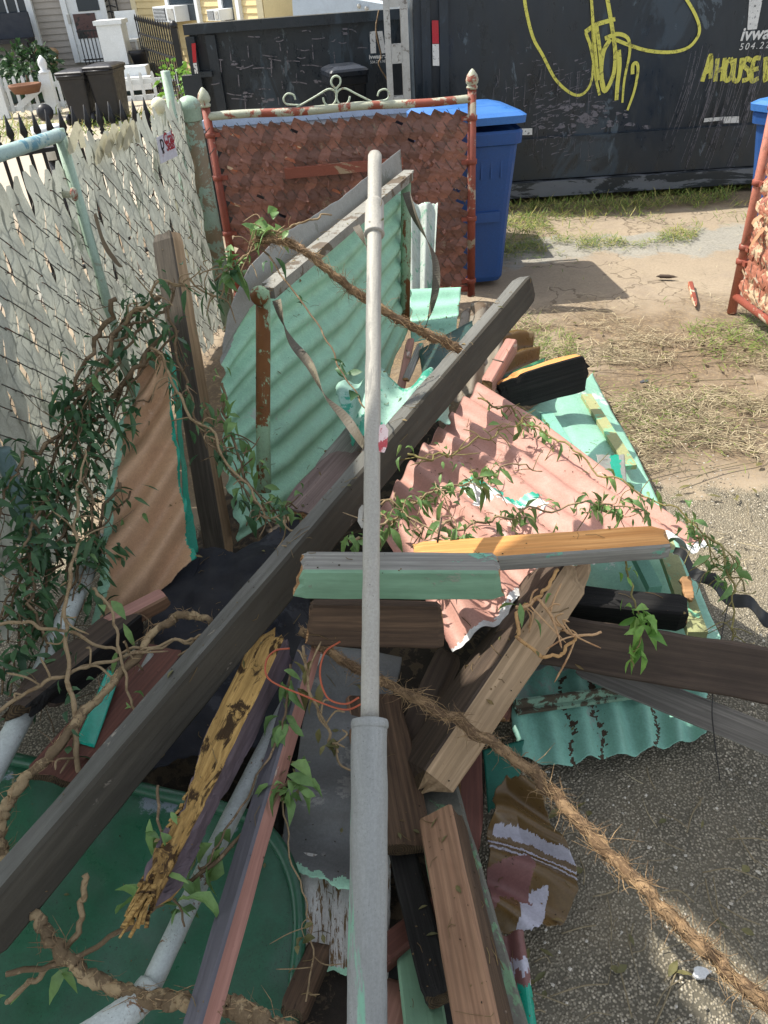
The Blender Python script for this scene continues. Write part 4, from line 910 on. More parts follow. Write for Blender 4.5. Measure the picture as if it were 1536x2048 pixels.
RUSTY = paint('rusty_mint_pipe', S('8fae8c'), S('6b4420'), .58, 9, .5, S('3a2410'), .75, 0, .6, (1, 1, .5), .6)
GREY_FL = paint('grey_flange', S('989892'), S('77776e'), .2, 6, .4, S('5c5347'), .6, 0, .15, speck=.3)
YEL_STRIP = paint('lichen_yellow_rail', S('9ea072'), S('76b08c'), .3, 14, .5, S('4c4a2c'), .7, 0, .4, speck=.6)
W_DARK = wood('charcoal_painted_wood', S('34343a'), S('43434a'), S('6a5c48'), .35, .55, .7, .35, .25)
W_DARKS = wood('charcoal_wood_side', S('3c3a36'), S('4c4942'), S('2b261e'), .4, .7, .8, .5, .4)
W_RAW = wood('raw_orange_pine', S('c98a4a'), S('dfa868'), S('8a5a30'), .25, .7, .8, .35, .35)
W_RAWP = wood('raw_pale_pine', S('a9805a'), S('c49a70'), S('5a4634'), .45, .75, 1, .4, .5)
W_GREY = wood('weathered_grey_wood', S('7f7d76'), S('9c9a92'), S('57524a'), .35, .8, 1, .4, .5, S('6fa690'), .12)
W_GREENP = wood('green_painted_wood', S('6f9478'), S('82a68a'), S('4b5a48'), .4, .6, .7, .2, .1, S('8f9a86'), .12, fg=.1)
W_BROWN = wood('old_brown_wood', S('4a3a2d'), S('6d5642'), S('2a211a'), .45, .8, 1, .5, .6)
W_BROWN2 = wood('dark_umber_plank', S('463a31'), S('5f5042'), S('241d18'), .5, .75, .6, .4, .4)
W_BEIGE = wood('beige_weathered_post', S('a48a6a'), S('bfa382'), S('5b4a38'), .42, .75, .8, .35, .5, S('6f9a78'), .05)
W_REDBR = wood('red_brown_painted_wood', S('5f3d34'), S('74493c'), S('332019'), .4, .7, .8, .3, .4)
W_TAN = wood('tan_stripped_wood', S('8c6a52'), S('a68468'), S('5c4230'), .35, .75, .9, .35, .4)
W_PINKP = wood('pink_painted_wood', S('a97a6c'), S('b98a7c'), S('6b4a40'), .3, .6, .7, .25, .2, S('cdbcb0'), .1)
W_CHAR = wood('charred_wood', S('191817'), S('2a2826'), S('0e0d0c'), .5, .85, 1, .9, .8)
W_ROTY = wood('rotted_ochre_wood', S('a5824a'), S('d0aa68'), S('3c2712'), .6, .9, 1.4, 1.0, .9, pits=.95)
W_WHITEP = wood('white_flaking_wood', S('6b5a40'), S('8a7550'), S('4a3c28'), .3, .75, 1, .5, .5, S('d5d3cc'), .95)
W_GRNCON = paint('green_flaked_post', S('6b6a60'), S('6a8a6a'), .3, 10, .5, S('35332c'), .85, 0, .5, (.5, 1, 1), .4)
W_PURP = wood('dull_purple_wood', S('5a4e54'), S('6c5e62'), S('3a3034'), .4, .65, .7, .3, .3)
END_D = endgrain('dark_end_grain', S('3a3126'), S('5c4c38')); END_L = endgrain('pale_end_grain', S('8c6a48'), S('b78f66'))
TAR = paint('tar_paper', S('1d1f27'), S('34353c'), .12, 4, .35, S('3c352c'), .8, 0, .4)
PIPE_W = paint('white_painted_pipe', S('c6cdc8'), S('7c5a3c'), .16, 14, .4, S('4a3826'), .5, 0, .25, speck=.6)
DGREEN = paint('dark_green_enamel', S('265c42'), S('7d8790'), .16, 2.2, .5, S('2a241c'), .36, 0, .1, speck=.85, spec=.55)  # grey-blue patches painted in for a reflective area of the panel

B_TOP = wood('charcoal_beam_lit_top', S('595853'), S('696862'), S('3a362e'), .5, .5, .8, .35, .35, S('9a9184'), .08, fg=.18)  # top face coloured lighter to paint in the light on it
B_SIDE = wood('charcoal_beam_shaded_side', S('3f3b33'), S('4c473d'), S('252018'), .4, .8, .8, .6, .5, S('7d7468'), .05, fg=.25)  # side faces coloured darker to paint in their shade
# long grey pole
pa, pbt = W(733, 2140, 1.24), W(750, 312, 1.95); pm = W(739, 1440, 1.415)
ax = (pbt - pa).normalized(); tm = (pm - pa).dot(ax); Lp = (pbt - pa).length
pole = empty('pole', pa, 'long grey metal pole with a thick sleeve at its lower end, tilted across the pile', 'pole')
py_ = Vector((1, 0, 0)).cross(ax).normalized(); px_ = py_.cross(ax) * -1; q = Matrix((ax, px_, ax.cross(px_))).transposed(); qi = q.transposed(); M = q.to_4x4(); M.translation = pa; pole.matrix_world = M
AX = Vector((1, 0, 0)); N = 40
def wob(t, a=.0007): return Vector((0, a * noise.noise(Vector((t * 9, 3, 1))), a * noise.noise(Vector((t * 9, 7, 1)))))
M_SLV = paint('streaky_grey_sleeve', S('9a9c99'), S('80b69a'), .17, 6, .75, S('55544e'), .6, 0, .6, (.09, 1, 1), .5, .35)
M_TUB = paint('pale_grey_tube', S('a9a59b'), S('82807a'), .16, 9, .5, S('5d5b55'), .6, 0, .6, (.12, 1, 1), .35)
b = MB(); b.tube([AX * (tm * i / N) + wob(tm * i / N, .003) for i in range(N + 1)], [.0335 * (1 + .012 * noise.noise(Vector((i * .5, 1, 1)))) for i in range(N + 1)], 28, 0, True, .008)
b.lathe(AX * (tm - .012), [(.0345, 0), (.0355, .004), (.0352, .011), (.033, .016), (.027, .018), (.018, .020)], 28, 0, AX); b.build('lower_sleeve', M_SLV, pole)
b = MB(); b.tube([AX * (tm + (Lp - tm) * i / N) + wob(i * .05, .0009) for i in range(N + 1)], [.0174 * (1 + .03 * noise.noise(Vector((i * .7, 5, 1)))) for i in range(N + 1)], 20, 0, True, .014)
b.lathe(AX * (Lp - .002), [(.0175, 0), (.016, .006), (.008, .010), (.002, .011)], 18, 0, AX); b.build('upper_tube', M_TUB, pole)
def pax(x, y): return (PL(x, y, pa, py_) - pa).dot(ax)
s0, s1 = pax(750, 470), pax(750, 404); b = MB(); b.lathe(AX * s0, [(.0178, 0), (.0245, .001), (.0255, .004), (.0235, .008), (.0232, s1 - s0 - .012), (.0235, s1 - s0 - .006), (.0205, s1 - s0), (.0178, s1 - s0 + .004)], 22, 0, AX); b.build('coupling', M_TUB, pole)
sd = ax.cross(FW).normalized(); sd = -sd if sd.x < 0 else sd; sd = qi @ sd; fwl = qi @ FW
b = MB(); b.ribbon([AX * pax(765, 905) + sd * .02 - fwl * .01, AX * pax(765, 892) + sd * .022 - fwl * .012, AX * pax(765, 862) + sd * .024 - fwl * .011, AX * pax(765, 850) + sd * .019 - fwl * .009], [.012, .02, .021, .014], -fwl); b.build('sticker', paint('red_white_sticker', S('c04a50'), S('e0c8c4'), .6, 45, .2, rough=.5), pole)
b = MB(); b.ribbon([AX * pax(725, 1055) - sd * .016, AX * pax(725, 1042) - sd * .024 - fwl * .003, AX * pax(725, 1020) - sd * .022, AX * pax(725, 1012) - sd * .016], .01, -fwl); b.build('paint_flake', M_TUB, pole)
# the long dark beam
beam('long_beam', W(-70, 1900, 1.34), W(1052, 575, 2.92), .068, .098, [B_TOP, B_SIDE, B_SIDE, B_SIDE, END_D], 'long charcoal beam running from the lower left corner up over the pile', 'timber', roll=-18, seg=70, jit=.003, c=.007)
# middle stack
beam('timber', W(598, 1150, 1.67), W(1000, 1152, 1.67), .075, .078, [W_GREY, W_GREENP, W_GREENP, W_GREENP, END_L], 'short timber with a grey top and green painted face, crossed by the grey pole', 'timber', roll=-4, cutA=.25, cutB=-.2, jit=.0015)
beam('timber', W(618, 1245, 1.735), W(884, 1248, 1.735), .05, .098, [W_BROWN, W_BROWN, W_BROWN, W_RAWP if False else W_BROWN, END_L], 'short brown timber with clear wood grain, tucked under the green painted one', 'timber', roll=-22, cutB=-.1)
beam('timber', W(830, 1118, 1.86), W(1329, 1082, 1.86), .085, .045, [W_RAW, W_GREY, W_GREY, W_GREY, END_L], 'raw orange lumber lying on the pink sheet right of the pole', 'timber', roll=0, jit=.0015)
beam('post', W(1135, 1130, 1.98), W(845, 1560, 1.80), .185, .09, [W_BROWN2, W_BEIGE, W_BROWN2, W_BROWN2, END_D], 'beige weathered post with a rotten upper end, slanting below the green timber', 'timber', roll=-18, rotA=.06, jit=.003, face=(-.82, .45, .35), seg=40)  # umber faces paint in the shadow side of the post
beam('timber', W(1040, 1195, 2.20), W(1368, 1228, 2.12), .07, .085, [W_CHAR, W_CHAR, W_CHAR, W_CHAR, END_L], 'charred black timber stub pointing right under the orange lumber', 'timber', roll=10, jit=.004)
beam('plank', W(1055, 1272, 2.08), W(1640, 1368, 1.86), .04, .135, [W_BROWN2, W_BROWN2, W_BROWN2, W_BROWN2, END_D], 'wide umber plank running off the right edge below the charred stub', 'plank', roll=-36, jit=.002)
beam('plank', W(1160, 1325, 2.16), W(1640, 1520, 1.80), .03, .075, [W_GREY, wood('grey_plank', S('6a6660'), S('7e7972'), S('4a453e'), .4, .8), W_GREY, wood('grey_plank_side', S('6a6660'), S('7e7972'), S('4a453e'), .4, .8), END_D], 'narrow grey plank slanting down to the right edge under the umber plank', 'plank', roll=-40)
beam('timber', W(1000, 790, 3.15), W(1168, 742, 3.22), .055, .15, [W_RAW, W_CHAR, W_CHAR, W_CHAR, W_CHAR], 'charred timber with a raw orange top edge, behind the mint panel', 'timber', roll=-14, rotA=.12, jit=.003, seg=40)
beam('timber', W(975, 775, 3.1), W(1025, 690, 3.3), .05, .07, [W_PINKP, W_PINKP, W_PINKP, W_PINKP, END_L], 'small pinkish timber end poking out below the long charcoal beam', 'timber')
beam('timber', W(333, 470, 2.62), W(440, 1110, 2.66), .078, .075, [W_BROWN2, W_BROWN2, wood('grey_brown_post', S('4a443c'), S('665d52'), S('2e2822'), .4, .8), W_BEIGE, END_D], 'upright dark weathered post standing in the vines beside the pale fence', 'timber', face=(.15, 1, .2), jit=.003, seg=40)
# lower left timbers and pipes
beam('timber', W(548, 1290, 1.86), W(312, 1790, 1.36), .08, .075, [W_ROTY, W_PURP, W_PURP, W_PURP, W_ROTY], 'rotted ochre timber with a crumbling lower end, lower left', 'timber', roll=8, rotB=.42, jit=.007, seg=150)
b = MB(); 
for i in range(260):
    t = random.random() ** .7; A = W(430, 1520, 1.62).lerp(W(285, 1815, 1.33), t) + rv(.016); d = (W(285, 1815, 1.33) - W(430, 1520, 1.62)).normalized(); l = random.uniform(.01, .045)
    b.bar(A, A + d * l + rv(.008), random.uniform(.002, .008), random.uniform(.002, .006), 0)
tag(b.build('wood_splinters', W_ROTY), 'heap of ochre splinters crumbling from the rotted timber', kind='stuff')
b = MB(); b.tube(smooth(wp([(655, 1262, 1.95), (560, 1440, 1.78), (430, 1700, 1.55), (300, 1975, 1.36)]), 8), .0195, 16, 0, True, .02); b.tube(smooth(wp([(300, 1975, 1.36), (270, 2010, 1.33), (215, 2050, 1.3), (170, 2080, 1.28)]), 6), .026, 16, 0, True, .02)
tag(b.build('bent_pipe', PIPE_W), 'white painted pipe with rust specks beside the rotted ochre timber', 'pipe')
beam('lumber', W(622, 1290, 1.9), W(372, 2150, 1.22), .046, .046, [wood('dull_grey_paint_wood', S('56545a'), S('66646a'), S('3a3636'), .35, .6, fg=.2), W_PINKP, W_PURP, W_PURP, END_L], 'long lumber with one pink edge and a dull grey face, left of the pole', 'timber', roll=28, seg=50, jit=.002)
b = MB(); b.tube(smooth(wp([(200, 1080, 2.35), (135, 1230, 2.05), (60, 1400, 1.8), (-30, 1570, 1.62)]), 8), .026, 16, 0, True, .02); tag(b.build('pipe', PIPE_W), 'white pipe under the vines at the left edge', 'pipe')
beam('wood_block', W(212, 1258, 2.02), W(330, 1196, 2.12), .045, .05, [W_PINKP, W_PINKP, W_BROWN, W_TAN, END_L], 'pinkish wood block below the beige corrugated sheet', 'timber', roll=10, cutA=.3)
beam('log', W(40, 1420, 1.72), W(265, 1240, 2.08), .09, .07, [W_BROWN2, W_BROWN, W_BROWN2, W_CHAR, END_D], 'rotten dark timber lying across the white pipe at left', 'timber', rotA=.1, jit=.006, seg=50)
beam('board', W(105, 1560, 1.62), W(330, 1300, 2.0), .13, .02, [W_REDBR, W_REDBR, W_REDBR, W_CHAR, END_D], 'dull red-brown board under the thick vine at left', 'plank', jit=.003)
sheet('metal_strip', [(190, 1500, 1.70), (300, 1300, 1.98)], [(238, 1530, 1.68), (345, 1360, 1.92)], [(190, 1500, 1.70), (238, 1530, 1.68)], [(300, 1300, 1.98), (345, 1360, 1.92)], [M_GREYM], 0, label='grey-green board scrap beside the long beam', cat='metal sheet', bend=.006, nu=24, nv=10)
sheet('plastic_strip', [(150, 1480, 1.69), (215, 1340, 1.87)], [(188, 1492, 1.68), (240, 1352, 1.86)], [(150, 1480, 1.69), (188, 1492, 1.68)], [(215, 1340, 1.87), (240, 1352, 1.86)], [paint('glossy_teal_plastic', S('18a58c'), dirt=.2, rough=.12, bump=.1)], 0, label='glossy teal plastic strip under the thick vine', cat='plastic strip', bend=.01, nu=24, nv=10)
# bottom centre timbers
beam('board', W(745, 1395, 2.0), W(800, 1700, 1.66), .145, .04, [W_BROWN, W_BROWN, W_BROWN, W_TAN, END_D], 'broad brown board just right of the pole sleeve', 'plank', roll=-14, jit=.003)
beam('timber', W(885, 1640, 1.66), W(985, 2130, 1.20), .078, .085, [W_TAN, W_BROWN, W_BROWN, W_TAN, END_D], 'tan stripped timber running to the bottom edge right of the pole', 'timber', roll=24, jit=.003, seg=44, cutA=.5)
beam('timber', W(800, 1680, 1.75), W(882, 1995, 1.42), .06, .05, [W_CHAR, W_BROWN2, W_CHAR, W_CHAR, END_D], 'thin blackened timber left of the tan stripped one', 'timber', roll=10, jit=.003)
beam('post', W(860, 1545, 1.93), W(1015, 2150, 1.24), .11, .08, [W_GRNCON, W_GRNCON, W_GRNCON, W_GRNCON, END_D], 'grey post with flaking green paint behind the tan stripped timber', 'timber', roll=8, jit=.004, seg=40)
beam('timber', W(938, 1430, 2.06), W(940, 1745, 1.74), .06, .045, [W_REDBR, W_REDBR, W_REDBR, W_RAWP, W_RAW], 'maroon plank with a splintered raw lower end', 'plank', roll=-12, rotB=.13, jit=.003, seg=60)
beam('timber', W(1010, 1340, 2.16), W(1000, 1440, 2.10), .06, .08, [W_REDBR, W_REDBR, W_REDBR, W_BEIGE, END_L], 'red-brown block wedged at the left edge of the lower teal sheet', 'timber', roll=15)
beam('timber', W(770, 1580, 1.95), W(900, 1310, 2.1), .06, .07, [W_BROWN2, W_BROWN, W_BROWN2, W_BROWN2, END_D], 'dark brown timber hidden behind the beige post', 'timber')
beam('timber', W(755, 1920, 1.56), W(930, 1780, 1.75), .05, .05, [W_REDBR, W_REDBR, W_REDBR, W_REDBR, END_D], 'dark red timber deep in the gap right of the pole', 'timber')
beam('timber', W(585, 2030, 1.5), W(640, 1900, 1.62), .05, .05, [W_BROWN, W_TAN, W_BROWN, W_BROWN, END_D], 'brown timber end in the hollow beside the green panel', 'timber')
beam('timber', W(760, 2120, 1.42), W(800, 1980, 1.6), .07, .05, [W_MG if False else W_PINKP, W_PINKP, W_REDBR, W_PINKP, END_D], 'dull pink timber at the bottom edge right of the pole', 'timber')
beam('timber', W(860, 2120, 1.36), W(830, 1900, 1.62), .08, .05, [W_GREENP, W_GREENP, W_GREENP, W_GREENP, END_D], 'green painted timber beneath the thin blackened timber', 'timber')

# ------------------------------------------------------------------ sheets
# leaning mint awning
aw = empty('awning_panel', W(640, 900, 2.9), 'leaning mint corrugated awning panel with a rusty frame, in front of the red gate', 'awning panel')
K = [(452, 640, 2.50), (470, 590, 2.52), (500, 530, 2.56), (560, 470, 2.70), (680, 395, 3.12), (802, 298, 3.72)]
o = sheet('corrugated_sheet', K, [(478, 1090, 2.62), (600, 1010, 2.85), (730, 870, 3.3), (822, 650, 4.05)],
          [(452, 640, 2.50), (440, 730, 2.50), (438, 840, 2.52), (450, 960, 2.58), (478, 1090, 2.62)], [(802, 298, 3.72), (812, 420, 3.8), (822, 650, 4.05)],
          [M_MINT, M_GREYM, GREY_FL], 9.0, .0125, lambda u, v: v if v > .17 else .17, nu=90, nv=130, slot=lambda u, v: 2 if (v < .125 + .012 * fnz(u, v, 14) and u > .02) or (u < .22 and v < .19 + .06 * fnz(u, v, 9)) and v < .24 - u * .5 else 0, rag=(.02, 0, .012, .02), sharp=.85)
rel(o, aw)
f3 = FW * -.045
def awp(*l): return [W(*p) - FW * 0 - aw.location for p in l]
b = MB(); b.tube([p for p in awp((526, 582, 2.44), (527, 700, 2.45), (526, 850, 2.47), (528, 985, 2.5))], .0235, 14, 0, True, .04); b.lathe(W(520, 592, 2.41) - aw.location, [(.002, -.02), (.026, -.02), (.03, -.008), (.03, .012), (.018, .02), (.012, .03), (.002, .032)], 14, 0, -FW); b.build('side_post', RUSTY, aw)
b = MB(); b.bar(W(538, 586, 2.46) - aw.location, W(818, 352, 3.62) - aw.location, .04, .036); b.bar(W(538, 570, 2.50) - aw.location, W(818, 342, 3.66) - aw.location, .05, .01); b.build('top_rail', paint('grimy_rail', S('8f8d84'), S('5d5142'), .35, 6, .6, S('3f3528'), .7, 0, .4, speck=.6), aw)
b = MB(); b.tube(awp((812, 350, 3.62), (812, 480, 3.72), (810, 640, 3.86)), .024, 12, 0, True, .03); b.build('far_post', RUSTY, aw)
STRAP = paint('old_brown_strap', S('5c5548'), S('77705f'), .3, 6, .5, S('2c261e'), .7, 0, .3)
def strap(lab, pts, tw, wd=.028):
    P = smooth(wp(pts), 10); b = MB(); N = len(P); vs = []
    for i, p in enumerate(P):
        t = (P[min(i + 1, N - 1)] - P[max(i - 1, 0)]).normalized(); a = tw * i / (N - 1) * math.pi; s = t.cross(FW).normalized(); n = t.cross(s); d = s * math.cos(a) + n * math.sin(a); e = t.cross(d) * .0008
        vs += [p + d * wd / 2 + e, p - d * wd / 2 + e, p - d * wd / 2 - e, p + d * wd / 2 - e]
    b.add(vs, [(4*i + k, 4*i + (k+1) % 4, 4*i + 4 + (k+1) % 4, 4*i + 4 + k) for i in range(N - 1) for k in range(4)]); o = b.build('strap', STRAP); tag(o, lab, 'strap')
strap('twisted brown metal strap hanging across the mint awning panel to the pole', [(553, 600, 2.42), (565, 640, 2.40), (585, 685, 2.36), (620, 730, 2.3), (650, 790, 2.24), (690, 835, 2.2), (728, 890, 2.12)], 2.3)
strap('short strap dangling from the awning rail behind the pole', [(712, 452, 2.95), (728, 480, 2.9), (742, 520, 2.85), (750, 600, 2.8)], 1.2)
strap('long limp strap hanging at the far end of the awning before the red gate', [(812, 385, 3.5), (828, 430, 3.46), (852, 475, 3.42), (870, 520, 3.4), (872, 570, 3.4), (862, 620, 3.38), (850, 660, 3.36)], 1.6, .035)
# beige sheet at left
sheet('corrugated_sheet', [(292, 712, 2.42), (330, 690, 2.40)], [(172, 1285, 2.12), (290, 1215, 2.2), (395, 1120, 2.3)], [(292, 712, 2.42), (238, 850, 2.36), (212, 990, 2.28), (198, 1130, 2.2), (172, 1285, 2.12)],
      [(330, 690, 2.40), (346, 800, 2.4), (362, 930, 2.38), (395, 1120, 2.3)], [M_PINKD, M_TEALP, M_MINT], 4.5, .021, lambda u, v: v * .95 + .24 * u, nu=70, nv=130,
      slot=lambda u, v: 2 if u < .09 + .07 * fnz(u, v, 9) and v > .1 else (1 if u > .93 + .03 * fnz(u, v, 14, 3) and v > .08 else 0), rag=(.05, .07, 0, .02), label='beige pink corrugated sheet standing on edge beside the slatted fence', cat='metal sheet')
sheet('metal_sheet', [(330, 700, 2.48), (352, 735, 2.52)], [(380, 1130, 2.38), (402, 1100, 2.42)], [(330, 700, 2.48), (358, 900, 2.46), (380, 1130, 2.38)], [(352, 735, 2.52), (372, 920, 2.5), (402, 1100, 2.42)], [M_TEALP], 0, nu=14, nv=60, rag=(0, .5, 0, .03), bend=.012, label='torn teal metal edge behind the beige corrugated sheet', cat='metal sheet')
# pink sheet
sheet('corrugated_sheet', [(955, 765, 2.85), (1075, 838, 2.72), (1240, 965, 2.5), (1350, 1040, 2.38), (1450, 1118, 2.28)], [(745, 1040, 2.18), (790, 1110, 2.1), (850, 1210, 2.0), (905, 1316, 1.90)],
      [(955, 765, 2.85), (880, 850, 2.62), (800, 950, 2.38), (745, 1040, 2.18)], [(1450, 1118, 2.28), (1330, 1085, 2.22), (1100, 1150, 2.02), (990, 1255, 1.93), (905, 1316, 1.90)],
      [M_PINK, M_WHITE, M_TEALP], 8.0, .017, lambda u, v: v, nu=150, nv=170, rag=(.02, .045, .008, .02), sharp=.9, bend=.005,
      slot=lambda u, v: 1 if u > .945 + .03 * fnz(u, v, 22) or (.0 < (v - .52 + .42 * (u - .42) + .05 * fnz(u, v, 9)) < .05 + .05 * fnz(u, v, 7, 5) and .32 < u < .66) else (2 if (-.03 < (v - .52 + .42 * (u - .42) + .05 * fnz(u, v, 9)) < .01 and .3 < u < .64 and fnz(u, v, 11, 8) > -.1) else 0), label='sunlit pink corrugated sheet draped over the right side of the pile', cat='metal sheet')
sheet('torn_sheet', [(1352, 1092, 2.26), (1420, 1145, 2.2), (1480, 1190, 2.14), (1560, 1230, 2.08)], [(1345, 1108, 2.24), (1410, 1178, 2.17), (1462, 1215, 2.11), (1560, 1265, 2.05)], [(1352, 1092, 2.26), (1345, 1108, 2.24)], [(1560, 1230, 2.08), (1560, 1265, 2.05)], [M_BLACKM, M_WHITE], 3, .016, lambda u, v: u, nu=70, nv=14, rag=(0, 0, .12, .25), bend=.012, label='curled black torn sheet edge reaching past the pink sheet to the right', cat='metal sheet')
# mint panel with a yellow rail at the right
mp = empty('mint_panel', W(1250, 980, 2.9), 'flat mint panel with a lichen-yellow rail along the right side of the pile', 'metal panel')
o = sheet('panel', [(1020, 838, 3.1), (1100, 785, 3.4), (1186, 742, 3.72)], [(1180, 1300, 2.25), (1300, 1290, 2.28), (1450, 1282, 2.26)], [(1020, 838, 3.1), (1100, 1050, 2.65), (1180, 1300, 2.25)], [(1186, 742, 3.72), (1262, 880, 3.22), (1352, 1060, 2.70), (1450, 1282, 2.26)], [M_MINTW, M_TEALD], 1.6, .010, lambda u, v: u + .12, nu=50, nv=110, rag=(0, .02, .02, .02), bend=.01, sharp=.6); rel(o, mp)
b = MB(); b.bar(W(1172, 792, 3.42) - mp.location, W(1262, 935, 2.94) - mp.location, .045, .02); b.bar(W(1318, 1060, 2.58) - mp.location, W(1395, 1270, 2.2) - mp.location, .055, .025); b.build('rail', YEL_STRIP, mp)
b = MB(); b.bar(W(1092, 830, 3.2) - mp.location, W(1185, 985, 2.8) - mp.location, .05, .03); b.bar(W(1262, 1085, 2.5) - mp.location, W(1310, 1180, 2.34) - mp.location, .04, .03); b.build('inner_rail', M_TEALD, mp)
sheet('metal_scrap', [(1190, 905, 2.88), (1250, 905, 2.92)], [(1215, 1000, 2.66), (1256, 1000, 2.72)], [(1190, 905, 2.88), (1215, 1000, 2.66)], [(1250, 905, 2.92), (1256, 1000, 2.72)], [M_GREYM, M_TEALP], 0, nu=24, nv=24, rag=(.1, .02, .05, .1), bend=.012, slot=lambda u, v: 1 if .45 < u + .1 * fnz(u, v, 9) < .8 else 0, label='small grey scrap with a bright teal stripe on the mint panel', cat='metal scrap')
sheet('wood_scrap', [(1358, 1150, 2.28), (1385, 1150, 2.28)], [(1372, 1205, 2.24), (1392, 1200, 2.24)], [(1358, 1150, 2.28), (1372, 1205, 2.24)], [(1385, 1150, 2.28), (1392, 1200, 2.24)], [W_RAWP], 0, nu=8, nv=12, rag=(.2, .2, .1, .2), thick=.02, label='jagged bit of wood lying on the mint panel above the charred stub end', cat='wood scrap')
# lower teal sheet
ls = empty('corrugated_sheet', W(1200, 1440, 2.15), 'stained teal corrugated sheet lying low at right with a dirty angle bar', 'metal sheet')
o = sheet('sheet', [(1005, 1300, 2.22), (1180, 1270, 2.32), (1400, 1320, 2.36)], [(1035, 1520, 2.02), (1110, 1538, 2.01), (1240, 1518, 2.03), (1330, 1500, 2.06), (1425, 1470, 2.1)], [(1005, 1300, 2.22), (1010, 1400, 2.13), (1035, 1520, 2.02)], [(1400, 1320, 2.36), (1420, 1400, 2.22), (1425, 1470, 2.1)], [M_TEALD, M_MINTW, paint('rot_streak', S('4a3a2c'), rough=.95, bump=.5)], 6.5, .011, lambda u, v: u, nu=150, nv=80, rag=(.02, .05, 0, .05),
          slot=lambda u, v: 2 if abs(u + .05 * fnz(u, v, 3, 7) - .27) < .009 * (1 + 2.4 * fnz(u, v, 30)) and v > .3 or abs(u + .06 * fnz(u, v, 3, 2) - .40) < .010 * (1 + 2.4 * fnz(u, v, 30)) and v > .35 or abs(u + .05 * fnz(u, v, 3, 4) - .69) < .010 * (1 + 2.4 * fnz(u, v, 30)) and v > .3 else 0); rel(o, ls)
b = MB(); b.bar(W(1030, 1418, 2.09) - ls.location, W(1310, 1380, 2.19) - ls.location, .035, .012); b.bar(W(1030, 1408, 2.075) - ls.location, W(1310, 1371, 2.175) - ls.location, .008, .03); b.build('angle_bar', paint('grimy_angle_bar', S('7fa08a'), S('4a4234'), .5, 12, .6, rough=.8, bump=.5, speck=.7), ls)
sheet('corrugated_sheet', [(1020, 1275, 2.2), (1250, 1285, 2.25)], [(1030, 1340, 2.14), (1240, 1345, 2.18)], [(1020, 1275, 2.2), (1030, 1340, 2.14)], [(1250, 1285, 2.25), (1240, 1345, 2.18)], [paint('dull_grey_sheet', S('6f7a74'), S('8a8f88'), .2, 6, .4)], 4, .012, lambda u, v: u, nu=80, nv=24, rag=(0, .04, 0, .15), label='dull grey corrugated strip under the umber plank', cat='metal sheet')
# grey sheet under the pole
M_GRYW = paint('grey_weather_sheet', S('6d6e6c'), S('85847f'), .2, 3.5, .5, S('4a443c'), .55, 0, .12, var=.25)
sheet('corrugated_sheet', [(640, 1290, 2.02), (720, 1300, 2.02), (802, 1318, 2.04)], [(548, 1735, 1.72), (620, 1765, 1.70), (692, 1790, 1.68), (740, 1760, 1.72)], [(640, 1290, 2.02), (610, 1430, 1.92), (575, 1590, 1.82), (548, 1735, 1.72)], [(802, 1318, 2.04), (790, 1400, 1.98), (780, 1480, 1.92), (740, 1760, 1.72)],
      [M_GRYW, M_MINT], 3.2, .022, lambda u, v: v + .04 * u, nu=60, nv=130, rag=(.01, .03, 0, .035), slot=lambda u, v: 1 if v > .955 + .02 * fnz(u, v, 8) else 0, label='dull grey corrugated sheet under the pole with a mint lower rim', cat='metal sheet', bend=.01)
sheet('flaking_panel', [(592, 1705, 1.77), (690, 1720, 1.75), (785, 1705, 1.77)], [(590, 1930, 1.63), (640, 1945, 1.62), (700, 1955, 1.61), (778, 1975, 1.61)], [(592, 1705, 1.77), (592, 1820, 1.70), (590, 1930, 1.63)], [(785, 1705, 1.77), (782, 1840, 1.67), (778, 1975, 1.61)],
      [paint('white_flaking_metal', S('cfcdc6'), S('6e5534'), .34, 9, .35, S('4a3c28'), .7, 0, .4, (14, 2, 1)), M_MINT], 1.6, .018, lambda u, v: u, nu=70, nv=60, rag=(.02, .02, 0, .05), slot=lambda u, v: 1 if v > .93 + .03 * fnz(u, v, 7) else 0, label='white flaking panel showing brown streaks either side of the pole', cat='metal sheet')
# tar paper
sheet('tar_paper', [(330, 1150, 2.30), (400, 1080, 2.36), (470, 1090, 2.36), (590, 1000, 2.45)], [(260, 1560, 1.80), (420, 1530, 1.86), (600, 1480, 1.95)], [(330, 1150, 2.30), (300, 1200, 2.22), (280, 1380, 2.0), (260, 1560, 1.80)], [(590, 1000, 2.45), (620, 1200, 2.2), (600, 1480, 1.95)], [TAR], 0, nu=70, nv=70, rag=(.06, 0, .05, .05), bend=.05, label='crumpled black tar paper behind the long beam', cat='tar paper')
# dark green panel
dg = empty('green_panel', W(300, 1800, 1.62), 'dark green enamel panel with a rounded rolled rim, lower left corner', 'metal panel')
tp = [(-120, 1495, 1.80), (60, 1520, 1.79), (310, 1580, 1.77), (480, 1622, 1.75)]; rg_ = [(480, 1622, 1.75), (545, 1668, 1.73), (585, 1740, 1.70), (600, 1830, 1.65), (592, 1960, 1.57), (572, 2180, 1.44)]
o = sheet('panel', tp, [(-120, 2180, 1.40), (200, 2180, 1.42), (572, 2180, 1.44)], [(-120, 1495, 1.80), (-120, 1830, 1.6), (-120, 2180, 1.40)], rg_, [DGREEN], 0, nu=60, nv=60, bend=.012); rel(o, dg)
b = MB(); b.tube([p - aw.location * 0 - dg.location - FW * .012 for p in smooth(wp(tp + rg_[1:]), 10)], .015, 12); b.build('rolled_rim', DGREEN, dg)
